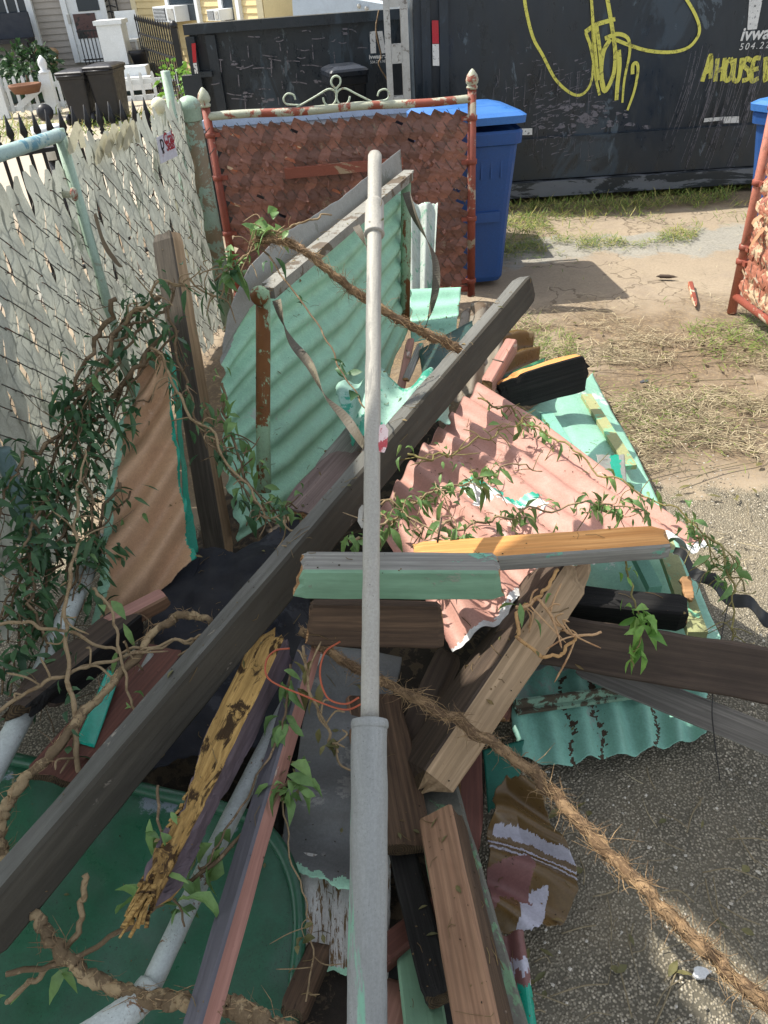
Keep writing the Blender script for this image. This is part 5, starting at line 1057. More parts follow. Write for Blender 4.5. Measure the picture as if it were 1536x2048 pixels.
# small rear scraps
sheet('corrugated_scrap', [(815, 402, 4.35), (876, 404, 4.35)], [(818, 590, 4.35), (866, 588, 4.35)], [(815, 402, 4.35), (818, 590, 4.35)], [(876, 404, 4.35), (866, 588, 4.35)], [paint('whitish_streaked_metal', S('b5beb6'), S('6f9a84'), .3, 6, .5, S('4c4a42'), .6, 0, .1, (3, 3, .5), .5)], 2.0, .016, lambda u, v: u, nu=40, nv=30, rag=(0, 0, .04, .02), label='whitish corrugated scrap leaning on the red gate', cat='metal sheet')
sheet('corrugated_scrap', [(818, 578, 4.2), (924, 574, 4.2)], [(822, 690, 3.9), (912, 668, 3.9)], [(818, 578, 4.2), (822, 690, 3.9)], [(924, 574, 4.2), (912, 668, 3.9)], [M_MINTW], 3.2, .014, lambda u, v: v, nu=30, nv=60, rag=(0, .02, .02, 0), label='mint corrugated scrap at the foot of the red gate', cat='metal sheet')
sheet('corrugated_scrap', [(925, 640, 3.55), (942, 600, 3.6), (975, 608, 3.6), (1010, 640, 3.5)], [(880, 800, 3.1), (1000, 790, 3.15)], [(925, 640, 3.55), (880, 800, 3.1)], [(1010, 640, 3.5), (1000, 790, 3.15)], [paint('grey_brown_metal', S('7d7466'), S('5a4a38'), .3, 5, .4), M_BROWNM], 2.5, .02, lambda u, v: u, nu=60, nv=30, rag=(.03, .03, .05, 0), label='grey-brown corrugated scrap peeking over the long beam', cat='metal sheet')
sheet('corrugated_scrap', [(980, 672, 3.5), (1030, 658, 3.62), (1062, 662, 3.7)], [(1000, 790, 3.2), (1092, 728, 3.5)], [(980, 672, 3.5), (1000, 790, 3.2)], [(1062, 662, 3.7), (1075, 690, 3.65), (1092, 728, 3.5)], [M_BROWNM, M_BROWNM], 2.5, .018, lambda u, v: v, nu=40, nv=60, rag=(0, .06, .05, .02), label='olive brown corrugated scrap right of the long beam', cat='metal sheet')
sheet('corrugated_scrap', [(985, 760, 3.3), (1090, 715, 3.5)], [(1000, 800, 3.16), (1080, 770, 3.25)], [(985, 760, 3.3), (1000, 800, 3.16)], [(1090, 715, 3.5), (1080, 770, 3.25)], [paint('bottle_green_metal', S('1e5a3c'), S('3a7a55'), .3, 8, .3, rough=.35)], 2, .01, lambda u, v: v, nu=30, nv=24, label='bottle green scrap behind the charred timber', cat='metal sheet')
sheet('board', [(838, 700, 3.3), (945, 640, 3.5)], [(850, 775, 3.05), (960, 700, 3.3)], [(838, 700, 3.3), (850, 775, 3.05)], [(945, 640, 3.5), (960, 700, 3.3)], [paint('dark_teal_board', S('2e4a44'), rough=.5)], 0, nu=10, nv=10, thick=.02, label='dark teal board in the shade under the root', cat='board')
beam('stake', W(798, 790, 3.1), W(822, 680, 3.5), .035, .02, [W_PINKP, W_PINKP, W_PINKP, W_PINKP, END_L], 'pinkish stake leaning against the awning foot', 'timber')
beam('stake', W(812, 760, 3.1), W(842, 690, 3.4), .03, .02, [W_GREY, W_GREY, W_GREY, W_GREY, END_L], 'grey stake beside the pinkish stake behind the pole', 'timber')
sheet('crumpled_sheet', [(672, 800, 2.75), (740, 742, 2.85), (800, 758, 2.8), (868, 726, 2.85), (905, 770, 2.8)], [(700, 895, 2.5), (770, 880, 2.48), (860, 850, 2.5), (905, 830, 2.55)], [(672, 800, 2.75), (700, 895, 2.5)], [(905, 770, 2.8), (905, 830, 2.55)], [paint('bleached_mint', S('93b8a8'), S('2a8a72'), .3, 5, .35, S('5a6a60'), .55, 0, .1), M_TEALP], 3, .02, lambda u, v: u + .3 * v, nu=70, nv=40, rag=(.05, .05, .15, .1), bend=.045, label='crumpled bleached mint sheet behind the crossing of pole and beam', cat='metal sheet')
b = MB(); c = W(668, 935, 2.55); q = Matrix.Rotation(.6, 3, 'Z') @ Matrix.Rotation(.3, 3, 'X')
beam('board', W(600, 1035, 2.45), W(715, 905, 2.7), .17, .03, [wood('pink_grey_board', S('7d6a66'), S('93807a'), S('4a3f3c'), .4, .8), W_BROWN, W_BROWN, W_BROWN, END_L], 'broad pink-grey board in the shade below the mint awning', 'plank', rotB=.05, jit=.004)
beam('board', W(640, 960, 2.62), W(745, 830, 2.85), .10, .03, [W_GREY, W_GREY, W_GREY, W_GREY, END_D], 'grey board lying behind the pink-grey board', 'plank', rotA=.06)
# ochre and maroon scraps at the lower right
sheet('corrugated_sheet', [(985, 1600, 1.84), (1010, 1545, 1.90), (1075, 1560, 1.89)], [(985, 1860, 1.64), (1060, 1868, 1.64), (1135, 1840, 1.66)], [(985, 1600, 1.84), (975, 1740, 1.74), (985, 1860, 1.64)], [(1075, 1560, 1.89), (1108, 1640, 1.82), (1160, 1730, 1.75), (1155, 1790, 1.70), (1135, 1840, 1.66)], [M_BROWNM, M_LILAC, M_MAROON, M_MINT], 3.2, .021, lambda u, v: v * .9 - .35 * u, bend=.01, nu=80, nv=90, rag=(0, .05, .05, .05),
      slot=lambda u, v: 3 if u > .975 and v < .6 else (2 if v > .52 and u < .5 + .1 * fnz(u, v, 6) and v < .80 + .1 * fnz(u, v, 5, 2) else (1 if v > .74 and .3 < u + .08 * fnz(u, v, 6, 4) < .66 or abs((v - .35 * u) - .22 + .02 * fnz(u, v, 9)) < .035 and u > .1 or abs((v - .35 * u) - .36 + .02 * fnz(u, v, 9, 2)) < .012 or abs((v - .35 * u) - .31) < .008 else 0)), label='ochre brown corrugated scrap with lilac-white flakes on the pavement', cat='metal sheet')
sheet('corrugated_sheet', [(975, 1870, 1.60), (1048, 1858, 1.60)], [(1000, 2120, 1.44), (1080, 2100, 1.44)], [(975, 1870, 1.60), (1000, 2120, 1.44)], [(1048, 1858, 1.60), (1066, 1980, 1.52), (1080, 2100, 1.44)], [M_MAROON, M_TEALP, M_LILAC], 1.5, .014, lambda u, v: u, nu=40, nv=60, rag=(0, .05, .03, 0), slot=lambda u, v: 1 if v > .34 + .18 * u + .06 * fnz(u, v, 6) and v < .72 + .1 * u and u > .25 else (2 if .24 < v + .1 * fnz(u, v, 7) < .36 and u > .3 else 0), label='maroon and teal scrap at the bottom edge right of the green-flaked post', cat='metal sheet')
sheet('metal_sheet', [(965, 1500, 2.02), (1050, 1480, 2.05)], [(975, 1640, 1.9), (1040, 1570, 1.97)], [(965, 1500, 2.02), (975, 1640, 1.9)], [(1050, 1480, 2.05), (1040, 1570, 1.97)], [paint('bottle_teal_metal', S('1f6a58'), S('6fa690'), .2, 6, .4)], 0, nu=20, nv=20, rag=(0, .1, 0, .1), bend=.02, label='bottle teal scrap between maroon plank and long root', cat='metal sheet')
sheet('metal_sheet', [(520, 1290, 2.2), (600, 1260, 2.2)], [(590, 2140, 1.52), (960, 2140, 1.54)], [(520, 1290, 2.2), (560, 1760, 1.85), (590, 2140, 1.52)], [(600, 1260, 2.2), (900, 1500, 2.1), (960, 2140, 1.54)], [paint('gap_shade_sheet', S('1d1f1e'), S('2b4038'), .2, 4, .5, rough=.9)], 0, nu=40, nv=40, bend=.03, label='dark sheet put in as shade behind the gaps at the base of the pile', cat='metal sheet')  # dark sheet added so the low gaps of the pile look shaded
# orange wire loop
b = MB(); P = smooth(wp([(718, 1395, 1.60), (690, 1408, 1.60), (655, 1395, 1.61), (640, 1350, 1.64), (650, 1305, 1.67), (680, 1283, 1.69)]), 8); b.tube(P, .0022, 6); b.tube([p + Vector((.004, 0, -.008)) for p in smooth(wp([(722, 1402, 1.6), (680, 1414, 1.6), (600, 1385, 1.63), (535, 1355, 1.66), (527, 1320, 1.69), (545, 1297, 1.72), (575, 1292, 1.73)]), 8)], .0022, 6)
tag(b.build('wire_loop', paint('orange_wire', S('b0583a'), dirt=.2, rough=.5)), 'loop of orange wire left of the pole', 'wire')
# nails
b = MB()
for (x, y, d, dx, dy) in ((875, 1085, 1.80, 8, -50), (985, 718, 2.5, 22, 6), (990, 2030, 1.28, 22, -6)):
    b.tube([W(x, y, d), W(x + dx, y + dy, d - .02)], .0025, 6)
tag(b.build('nail', paint('rusty_nail', S('6a5a4c'), rough=.6)), 'bent rusty nails standing out of the timbers', 'nails')
# dark mound added under the pile so its gaps read as deep shade
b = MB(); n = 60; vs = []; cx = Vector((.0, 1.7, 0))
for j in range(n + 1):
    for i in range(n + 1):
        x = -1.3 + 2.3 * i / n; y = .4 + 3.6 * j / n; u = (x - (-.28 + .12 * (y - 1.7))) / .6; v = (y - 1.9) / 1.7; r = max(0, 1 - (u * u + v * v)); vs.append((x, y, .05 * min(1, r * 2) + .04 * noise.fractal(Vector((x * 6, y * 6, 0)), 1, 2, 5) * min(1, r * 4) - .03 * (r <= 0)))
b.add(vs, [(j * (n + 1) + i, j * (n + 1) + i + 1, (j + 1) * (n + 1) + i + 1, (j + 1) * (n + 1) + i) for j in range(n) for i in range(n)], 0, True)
tag(b.build('gap_shade_mound', paint('gap_shade_dark', S('2a241c'), S('4a3e2e'), .4, 14, .5, rough=.95, bump=.8)), 'dark mound standing in for the deep shade in the gaps of the pile', kind='stuff')
# ------------------------------------------------------------------ vines, roots, leaves
L_DK = leafmat('dark_vine_leaf', S('36563a'), S('4c7048'), S('6f9254')); L_MD = leafmat('vine_leaf', S('5c7c46'), S('7a9c5a'), S('a0b870')); L_DRY = leafmat('wilted_leaf', S('5c5c38'), S('7a7448'), S('8f8a58'))  # L_DK is vine foliage of a darker green
STEM = paint('vine_bark', S('6d5a42'), S('8a745a'), .3, 20, .4, S('3a2f22'), .85, 0, .6); STEM_G = paint('green_stem', S('7a7040'), S('8c8650'), .3, 20, .3, rough=.7); STEM_P = paint('pale_vine_bark', S('9a8464'), S('7a6448'), .3, 18, .4, rough=.8, bump=.5)
BARK = paint('fibrous_root_bark', S('6f5840'), S('957a5a'), .45, 16, .5, S('3a281a'), .9, 0, 1.0, (1, 1, 1), .6); BARK2 = paint('ridged_vine_bark', S('7a664c'), S('a08a68'), .45, 12, .5, S('30261c'), .9, 0, 1.0, (1, 1, .3), .5)
FIB = paint('root_fibres', S('8d7355'), S('ad906a'), .4, 12, .3, rough=.9)
root('root', 'long hairy root running from the pile centre to the lower right corner', [(600, 1262, 1.88), (700, 1330, 1.82), (830, 1395, 1.74), (960, 1470, 1.68), (1065, 1545, 1.64), (1150, 1635, 1.58), (1240, 1730, 1.52), (1340, 1830, 1.46), (1440, 1930, 1.42), (1560, 2030, 1.38)], 0.0095, .0135, BARK, 1300, fib=FIB)
root('root', 'hairy broken root arching over the top of the mint awning panel', [(512, 482, 2.22), (545, 480, 2.2), (590, 490, 2.2), (650, 535, 2.22), (720, 590, 2.25), (800, 640, 2.3), (870, 675, 2.36), (920, 700, 2.42)], .0085, .0135, BARK, 800, fib=FIB, hl=.05)
root('root', 'ridged woody root curving along the bottom left over the green panel', [(70, 1830, 1.40), (110, 1890, 1.38), (170, 1945, 1.36), (260, 1985, 1.33), (350, 2000, 1.32), (440, 2010, 1.31), (520, 2040, 1.30), (600, 2080, 1.28)], .010, .0165, BARK2, 160, fib=FIB, rough=.3)
root('woody_vine', 'thick ridged vine stem slanting up from the left edge to the long beam', [(20, 1590, 1.56), (90, 1520, 1.6), (170, 1425, 1.68), (250, 1340, 1.76), (320, 1255, 1.84), (370, 1230, 1.86), (420, 1245, 1.84)], .011, .008, BARK2, 110, fib=FIB, rough=.25, cat='vine')
root('woody_vine', 'woody vine stump curving at the far left edge above the green panel', [(20, 1590, 1.56), (0, 1640, 1.54), (5, 1700, 1.52), (30, 1740, 1.5)], .013, .011, BARK2, 60, fib=FIB, rough=.3, cat='vine')
vine('vine', 'pale bare vine rising past the white pipe on the left', [(155, 1560, 1.62), (150, 1440, 1.66), (135, 1320, 1.74), (130, 1220, 1.82), (150, 1100, 1.9), (155, 1000, 2.0), (170, 900, 2.1)], .0062, .003, STEM_P, L_DK, 30, .04, .009, rough=.2, twigs=10)
vine('vine', 'thin pale vine crossing from the left edge to the long beam', [(-20, 1250, 1.85), (60, 1248, 1.84), (130, 1262, 1.82), (200, 1290, 1.8), (260, 1300, 1.79), (360, 1280, 1.8), (430, 1272, 1.8)], .0045, .003, STEM_P, None)
vine('vine', 'straggling vine rising from the left edge toward the long beam', [(-20, 1430, 1.66), (80, 1370, 1.7), (160, 1340, 1.74), (260, 1310, 1.78), (340, 1288, 1.8), (420, 1270, 1.8)], .0045, .0035, STEM_P, None, twigs=10)
vine('vine', 'slender stem arching down in front of the beige sheet', [(185, 1178, 1.9), (215, 1210, 1.86), (235, 1270, 1.8), (248, 1350, 1.74), (275, 1430, 1.68)], .004, .003, STEM_P, L_MD, 8, .05, .012)
vine('vine', 'long thin vine with leaves crossing the green panel to the pink lumber', [(10, 1945, 1.37), (150, 1920, 1.37), (260, 1850, 1.40), (350, 1790, 1.44), (450, 1700, 1.5), (540, 1620, 1.56), (580, 1560, 1.6)], .0055, .0035, STEM, L_MD, 26, .06, .016, spray=.03, clump=5)
vine('vine', 'bent bare vine below the long beam at the lower left', [(168, 1750, 1.42), (165, 1820, 1.41), (140, 1890, 1.40), (80, 1950, 1.38), (10, 2005, 1.36)], .006, .005, STEM_P, L_MD, 4, .06, .014)
vine('vine', 'cluster of drooping leaves on a stem across the rotted ochre timber', [(315, 1570, 1.5), (320, 1680, 1.44), (330, 1750, 1.40), (370, 1850, 1.38)], .003, .002, STEM, L_MD, 26, .065, .016, clump=3, spray=.025)
vine('vine', 'leafy stem beside the white pipe and ochre timber', [(580, 1330, 1.74), (570, 1430, 1.68), (545, 1500, 1.64), (460, 1650, 1.52), (400, 1740, 1.46)], .003, .002, STEM, L_MD, 26, .055, .015, clump=4, spray=.02)
vine('vine', 'thin stems hanging down over the grey corrugated sheet', [(600, 1290, 1.72), (620, 1380, 1.68), (655, 1470, 1.66), (668, 1500, 1.66)], .0035, .003, STEM_P, L_DRY, 12, .035, .01, twigs=8)
vine('vine', 'wilted weed clinging left of the flaking white panel', [(560, 1520, 1.66), (575, 1680, 1.58), (605, 1800, 1.52), (625, 1870, 1.48), (615, 2000, 1.4)], .002, .0015, STEM_P, L_DRY, 22, .025, .008, clump=3, twigs=6)
vine('vine', 'forked pale twig resting on the beige post', [(1040, 1215, 1.78), (1075, 1200, 1.8), (1110, 1240, 1.78), (1150, 1270, 1.76), (1200, 1268, 1.76)], .0045, .003, paint('peeled_twig', S('c09a70'), S('9a7450'), .3, 20, .2, rough=.7), None, twigs=14)
vine('vine', 'curved peeled twig hooking below the forked one', [(1115, 1140, 1.84), (1090, 1180, 1.82), (1060, 1205, 1.8), (1035, 1235, 1.78), (1045, 1285, 1.76), (1085, 1312, 1.75), (1125, 1305, 1.75), (1155, 1275, 1.76)], .0045, .004, paint('tan_twig', S('bb925f'), S('9a7450'), .2, 20, .2, rough=.7), L_MD, 6, .04, .01, at0=0)
vine('vine', 'sprig of bright leaves hanging before the umber plank', [(1235, 1080, 1.92), (1250, 1130, 1.90), (1265, 1180, 1.87), (1278, 1240, 1.85), (1270, 1300, 1.83), (1265, 1335, 1.82)], .003, .0015, STEM_G, leafmat('fresh_leaf', S('5c8a3c'), S('86b055'), S('a5c070')), 34, .055, .013, spray=.02, at0=.25, clump=6)
for i, (lab, pts, nl) in enumerate([
    ('leafy vine lying along the middle of the pink sheet', [(760, 1010, 2.06), (830, 1000, 2.05), (880, 985, 2.06), (960, 960, 2.12), (1020, 930, 2.22), (1080, 945, 2.22)], 80),
    ('wilted vine along the upper edge of the pink sheet', [(960, 790, 2.72), (1040, 830, 2.66), (1090, 870, 2.56), (1180, 930, 2.42), (1290, 990, 2.3), (1370, 1040, 2.22), (1450, 1130, 2.12), (1500, 1180, 2.06)], 70),
    ('vine with big leaves just above the orange lumber', [(870, 1060, 1.94), (960, 1045, 1.96), (1040, 1030, 2.0), (1140, 1010, 2.06), (1240, 1010, 2.1), (1300, 1030, 2.12)], 75),
    ('thin wandering vine from the beam across the pink sheet', [(820, 920, 2.2), (880, 915, 2.24), (940, 890, 2.34), (1010, 860, 2.46), (1060, 830, 2.58)], 26),
    ('tangled sprigs at the left corner of the pink sheet by the pole', [(700, 1080, 1.9), (760, 1060, 1.92), (800, 1030, 1.96), (850, 1060, 1.94), (930, 1075, 1.9)], 80),
    ('drooping leaf stem at the torn right tip of the pink sheet', [(1380, 1080, 2.16), (1430, 1090, 2.14), (1462, 1160, 2.06), (1475, 1250, 2.0), (1462, 1330, 1.95)], 34)]):
    vine('vine', lab, pts, .0038, .002, STEM_G if i % 2 else STEM_P, L_MD, nl, .046, .0092, spray=.03, twigs=20, wob=.03, clump=9)
vine('vine', 'thin leafy vine strung diagonally across the mint awning panel', [(430, 560, 2.3), (520, 500, 2.22), (560, 545, 2.22), (640, 660, 2.14), (690, 750, 2.06), (735, 820, 1.98)], .0032, .002, STEM, L_DK, 22, .045, .012, spray=.02, clump=6)
vine('vine', 'tuft of curled leaves at the broken end of the arching root', [(560, 455, 2.2), (530, 465, 2.2), (520, 440, 2.2), (505, 490, 2.22), (470, 530, 2.26), (400, 548, 2.34)], .003, .002, STEM_P, L_MD, 36, .06, .016, spray=.03, clump=5, twigs=16)
vine('vine', 'bare twig pointing right above the arching root', [(535, 475, 2.2), (580, 455, 2.22), (620, 440, 2.24), (660, 428, 2.26)], .004, .0025, STEM_P, None)
for i, (lab, pts, nl) in enumerate([
    ('vine draped around the dark upright post', [(250, 640, 2.32), (300, 600, 2.3), (350, 570, 2.3), (430, 590, 2.34), (470, 540, 2.36)], 46),
    ('vine twisting down the dark upright post', [(335, 560, 2.4), (350, 680, 2.36), (375, 800, 2.3), (420, 880, 2.24), (480, 960, 2.2), (540, 1060, 2.1)], 70),
    ('long trailing vine from the upright post to the long beam', [(310, 690, 2.3), (350, 770, 2.26), (410, 860, 2.2), (490, 960, 2.12), (560, 1040, 2.04), (600, 1090, 1.98)], 40),
    ('wilted leafy vine hanging over the awning lower corner', [(440, 760, 2.36), (455, 860, 2.32), (490, 930, 2.26), (530, 1010, 2.18), (600, 1010, 2.2)], 90)]):
    vine('vine', lab, pts, .005, .0025, STEM if i % 2 else STEM_P, L_DK if i < 3 else L_MD, int(nl * .7), .042, .0105, spray=.045, twigs=22, wob=.03)
# the big tangle along the fence
tg = empty('climbing_vine', GZ(150, 1200), 'dense dark tangle of vines and leaves climbing the pale slatted fence', 'vine'); b = MB(); lb = MB(); rnd = random.Random(11)
paths = [[(310, 590, 2.42), (250, 650, 2.36), (190, 740, 2.3), (150, 830, 2.26), (100, 950, 2.2), (60, 1080, 2.1), (20, 1250, 1.95)], [(330, 640, 2.44), (260, 720, 2.38), (210, 800, 2.34), (180, 900, 2.3), (140, 1000, 2.2), (120, 1140, 2.1), (90, 1300, 1.95)],
         [(250, 620, 2.38), (200, 700, 2.34), (160, 790, 2.3), (140, 880, 2.26), (170, 1000, 2.18), (200, 1080, 2.1)], [(300, 760, 2.4), (230, 830, 2.36), (170, 880, 2.3), (90, 920, 2.24), (50, 1000, 2.16), (10, 1080, 2.1)],
         [(150, 950, 2.2), (100, 1080, 2.1), (60, 1180, 2.0), (0, 1300, 1.9), (-40, 1400, 1.8)], [(230, 1000, 2.24), (170, 1100, 2.14), (110, 1200, 2.04), (40, 1330, 1.9), (0, 1420, 1.8)], [(60, 1050, 2.1), (50, 1180, 2.0), (80, 1300, 1.92), (60, 1400, 1.82)]]
for k in range(17):
    p = paths[k % 7]; jx = rnd.uniform(-40, 40); jy = rnd.uniform(-40, 40); P = smooth(wp([(x + jx + rnd.uniform(-16, 16), y + jy + rnd.uniform(-16, 16), d + rnd.uniform(-.05, .08)) for x, y, d in p]), 7); N = len(P); r = rnd.uniform(.0018, .006) if k > 3 else .008
    P = [q + Vector((noise.noise(Vector((i * .5, k, 0))), noise.noise(Vector((i * .5, k, 7))), noise.noise(Vector((i * .5, k, 17))))) * .03 for i, q in enumerate(P)]; b.tube(P, [r * (1 - .6 * i / N) for i in range(N)], 6, 0, True, .15)
    cl = [rnd.randrange(1, N - 1) for _ in range(7)]
    for j in range(56):
        i = rnd.choice(cl); q = P[i] + rv(.05); leaf(lb, q, rv() + Vector((0, 0, -.3)), rv() + Vector((0, 0, .7)), rnd.uniform(.03, .08), rnd.uniform(.005, .014), rnd.uniform(.1, .6), 0, rnd.uniform(0, .8))
    for j in range(8):
        q = P[rnd.randrange(1, N)]; d = rv(.12); b.tube(smooth([q, q + d * .5 + rv(.02), q + d], 4), .0012, 4)
rel(b.build('stems', STEM), tg); rel(lb.build('leaves', L_DK), tg)
# ------------------------------------------------------------------ loose cover on the ground
def blades(name, n, fn_, mats, l0, l1, wd, flat=.2, kind='stuff', seedv=1):
    rnd = random.Random(seedv); b = MB()
    for i in range(n):
        q = fn_(rnd)
        if q is None: continue
        a = rnd.uniform(0, 6.283); l = rnd.uniform(l0, l1); up = rnd.uniform(0, flat); d = Vector((math.cos(a), math.sin(a), 0)); s = Vector((-d.y, d.x, 0)); bend = rnd.uniform(-.35, .35)
        p = [q + Vector((0, 0, .004 + rnd.uniform(0, .012))), q + d * l * .5 + s * bend * l * .3 + Vector((0, 0, l * up * .7 + .005)), q + d * l * (1 - .4 * up) + s * bend * l + Vector((0, 0, l * up + .004))]
        w_ = wd * rnd.uniform(.6, 1.3); vs = []
        for j, pp in enumerate(p): ww = w_ * (1, .8, .15)[j] / 2; vs += [pp + s * ww, pp - s * ww]
        b.add(vs, [(0, 1, 3, 2), (2, 3, 5, 4)], rnd.randrange(len(mats)))
    return tag(b.build(name, mats), kind=kind)
STRAW = [paint('straw_a', S('a89a7a'), rough=.8, dirt=.1), paint('straw_b', S('8a7d62'), rough=.8, dirt=.1), paint('straw_c', S('b8ab8c'), rough=.8, dirt=.1), paint('straw_d', S('6f664e'), rough=.85, dirt=.1)]
GRS = [paint('grass_a', S('6f8a3c', .8), rough=.7, dirt=.1, trans=.25), paint('grass_b', S('8f9f4c', .8), rough=.7, dirt=.1, trans=.25), paint('grass_c', S('b0a860', .8), rough=.7, dirt=.1, trans=.2)]
def straw_at(r):
    x = r.uniform(.45, 2.6); y = r.gauss(3.35, .5); q = Vector((x, y - .0, 0))
    if noise.fractal(q * 1.9, 1, 2, 3) < -.12 + .25 * abs(y - 3.2) : return None
    if x < .55 + (3.6 - y) * .35 * 0: return None
    return q
blades('dead_grass', 17000, straw_at, STRAW, .02, .13, .0032, .14, seedv=2)
def loose_at(r): q = Vector((r.uniform(.2, 2.8), r.uniform(.5, 6.9), 0)); return q
blades('loose_straw', 900, loose_at, STRAW, .02, .1, .003, .06, seedv=3)
def grass_at(cy, sy, x0, x1, th):
    def f(r):
        q = Vector((r.uniform(x0, x1), r.gauss(cy, sy), 0)); return q if noise.fractal(q * 2.2 + Vector((3, 9, 1)), 1, 2, 3) > th else None
    return f
blades('grass', 5200, grass_at(6.75, .28, .9, 3.6, -.15), GRS, .04, .13, .006, .75, seedv=4)
blades('grass', 2600, grass_at(5.75, .10, .9, 2.6, -.1), GRS, .02, .08, .005, .6, seedv=5)
blades('grass', 1800, grass_at(6.25, .35, .9, 1.5, -.1), GRS, .02, .09, .005, .6, seedv=9)
blades('grass', 1300, grass_at(3.95, .22, .55, 1.15, -.2), [GRS[0], GRS[1], STRAW[0]], .03, .1, .004, .4, seedv=6)
blades('grass', 1500, grass_at(3.95, .22, 1.75, 2.6, -.1), [GRS[0], GRS[1]], .02, .07, .005, .55, seedv=7)
blades('grass', 2600, grass_at(13.4, .7, -7.5, -2.6, -.1), GRS, .08, .25, .02, .8, seedv=8)
def green_in_straw(r): q = Vector((r.gauss(1.25, .25), r.gauss(3.15, .2), 0)); return q if r.random() < .6 else None
blades('grass', 900, green_in_straw, GRS[:2], .02, .07, .004, .3, seedv=12)
b = MB(); rnd = random.Random(21)
for i in range(2600):
    x, y = rnd.uniform(.12, 1.5), rnd.uniform(.45, 2.9); r = rnd.uniform(.0015, .0055); z = 0; vs = []
    for (a, e) in ((0, 0), (1.2, 0), (2.4, 0), (3.6, 0), (4.9, 0)): vs.append((x + r * math.cos(a) * rnd.uniform(.7, 1.2), y + r * math.sin(a) * rnd.uniform(.7, 1.2), z + r * .15))
    vs += [(x + rnd.uniform(-.3, .3) * r, y, z + r * .9), (x, y, z - r)]
    b.add(vs, [(k, (k + 1) % 5, 5) for k in range(5)] + [((k + 1) % 5, k, 6) for k in range(5)], rnd.randrange(3), False)
tag(b.build('gravel', [paint('pebble_a', S('a39a88'), rough=.8), paint('pebble_b', S('7d7464'), rough=.8), paint('pebble_c', S('c9c2b4'), rough=.8)]), kind='stuff')
def litter_at(r):
    q = GZ(r.uniform(960, 1530), r.uniform(1540, 2040)); return q
b = MB(); rnd = random.Random(31)
for i in range(26):
    q = GZ(rnd.uniform(980, 1530), rnd.uniform(1530, 2040)); leaf(b, q + Vector((0, 0, .006)), Vector((rnd.uniform(-1, 1), rnd.uniform(-1, 1), .05)), Vector((0, 0, 1)), rnd.uniform(.015, .045), rnd.uniform(.004, .012), .02, 0, .2)
for i in range(60):
    q = GZ(rnd.uniform(1150, 1530), rnd.uniform(650, 1000)); leaf(b, q + Vector((0, 0, .006)), Vector((rnd.uniform(-1, 1), rnd.uniform(-1, 1), .05)), Vector((0, 0, 1)), rnd.uniform(.02, .06), rnd.uniform(.006, .014), .02, 0, .2)
tag(b.build('fallen_leaves', L_DRY), kind='stuff')
b = MB()
for i in range(60):
    q = GZ(rnd.uniform(1000, 1530), rnd.uniform(1540, 2040)); a = rnd.uniform(0, 6.28); l = rnd.uniform(.03, .14); d = Vector((math.cos(a), math.sin(a), 0)); b.tube(smooth([q + Vector((0, 0, .005)), q + d * l * .5 + rv(.01) + Vector((0, 0, .012)), q + d * l + Vector((0, 0, .005))], 4), rnd.uniform(.0008, .002), 4)
for i in range(60):
    q = GZ(rnd.uniform(1180, 1530), rnd.uniform(690, 930)); a = rnd.uniform(-.5, .5) + (3.14 if rnd.random() < .5 else 0); l = rnd.uniform(.1, .45); d = Vector((math.cos(a), math.sin(a) * .8, 0)); b.tube(smooth([q + Vector((0, 0, .008)), q + d * l * .5 + rv(.03) + Vector((0, 0, .03)), q + d * l + Vector((0, 0, .01))], 5), rnd.uniform(.001, .003), 4)
tag(b.build('twigs', STRAW[1]), kind='stuff')
def chip(name, lab, x, y, r, mt):
    q = GZ(x, y); b = MB(); n = 11; top = []; 
    for k in range(n): a = 6.283 * k / n; rr = r * random.uniform(.5, 1.15); top.append(q + Vector((rr * math.cos(a), rr * .7 * math.sin(a), .008)))
    b.prism(top, (0, 0, .006)); tag(b.build(name, mt), lab, 'paint chip')
chip('paint_chip', 'white paint chip lying beside the long root near the lower right corner', 1398, 1950, .022, M_WHITE)
chip('paint_chip', 'small white flake above the ochre scrap', 1055, 1590, .012, M_WHITE)
chip('stone', 'dark grey stone on the dirt right of the charred timber', 1288, 767, .025, paint('grey_stone', S('4a4c52'), rough=.8))
beam('stick', GZ(1380, 565, .02), GZ(1392, 612, .02), .03, .025, [RED_PAINT, RED_PAINT, RED_PAINT, RED_SLAT2, END_L], 'broken red painted stick lying on the drive before the salmon gate', 'stick', rotB=.08)
beam('stick', GZ(1316, 552, .015), GZ(1348, 553, .015), .03, .02, [W_BROWN2] * 4 + [END_D], 'short dark stick on the grey slab', 'stick', rotB=.03)
b = MB(); b.tube(smooth([PY(758, 20, 8.6), PY(752, 60, 8.6), PY(762, 110, 8.6), PY(758, 130, 8.6), PY(778, 165, 8.6)], 6), .007, 6, 0, True, .3); tag(b.build('hanging_stick', STEM), 'dry twig hanging in front of the IV lettering of the left container', 'twig')
b = MB(); b.tube(smooth(wp([(1462, 1180, 2.05), (1440, 1290, 1.98), (1425, 1400, 1.92), (1428, 1470, 1.9), (1440, 1560, 1.86)]), 8), .0016, 5); tag(b.build('cord', paint('dark_cord', S('2c2a28'), rough=.7)), 'thin dark cord dangling beside the umber plank at right', 'cord')
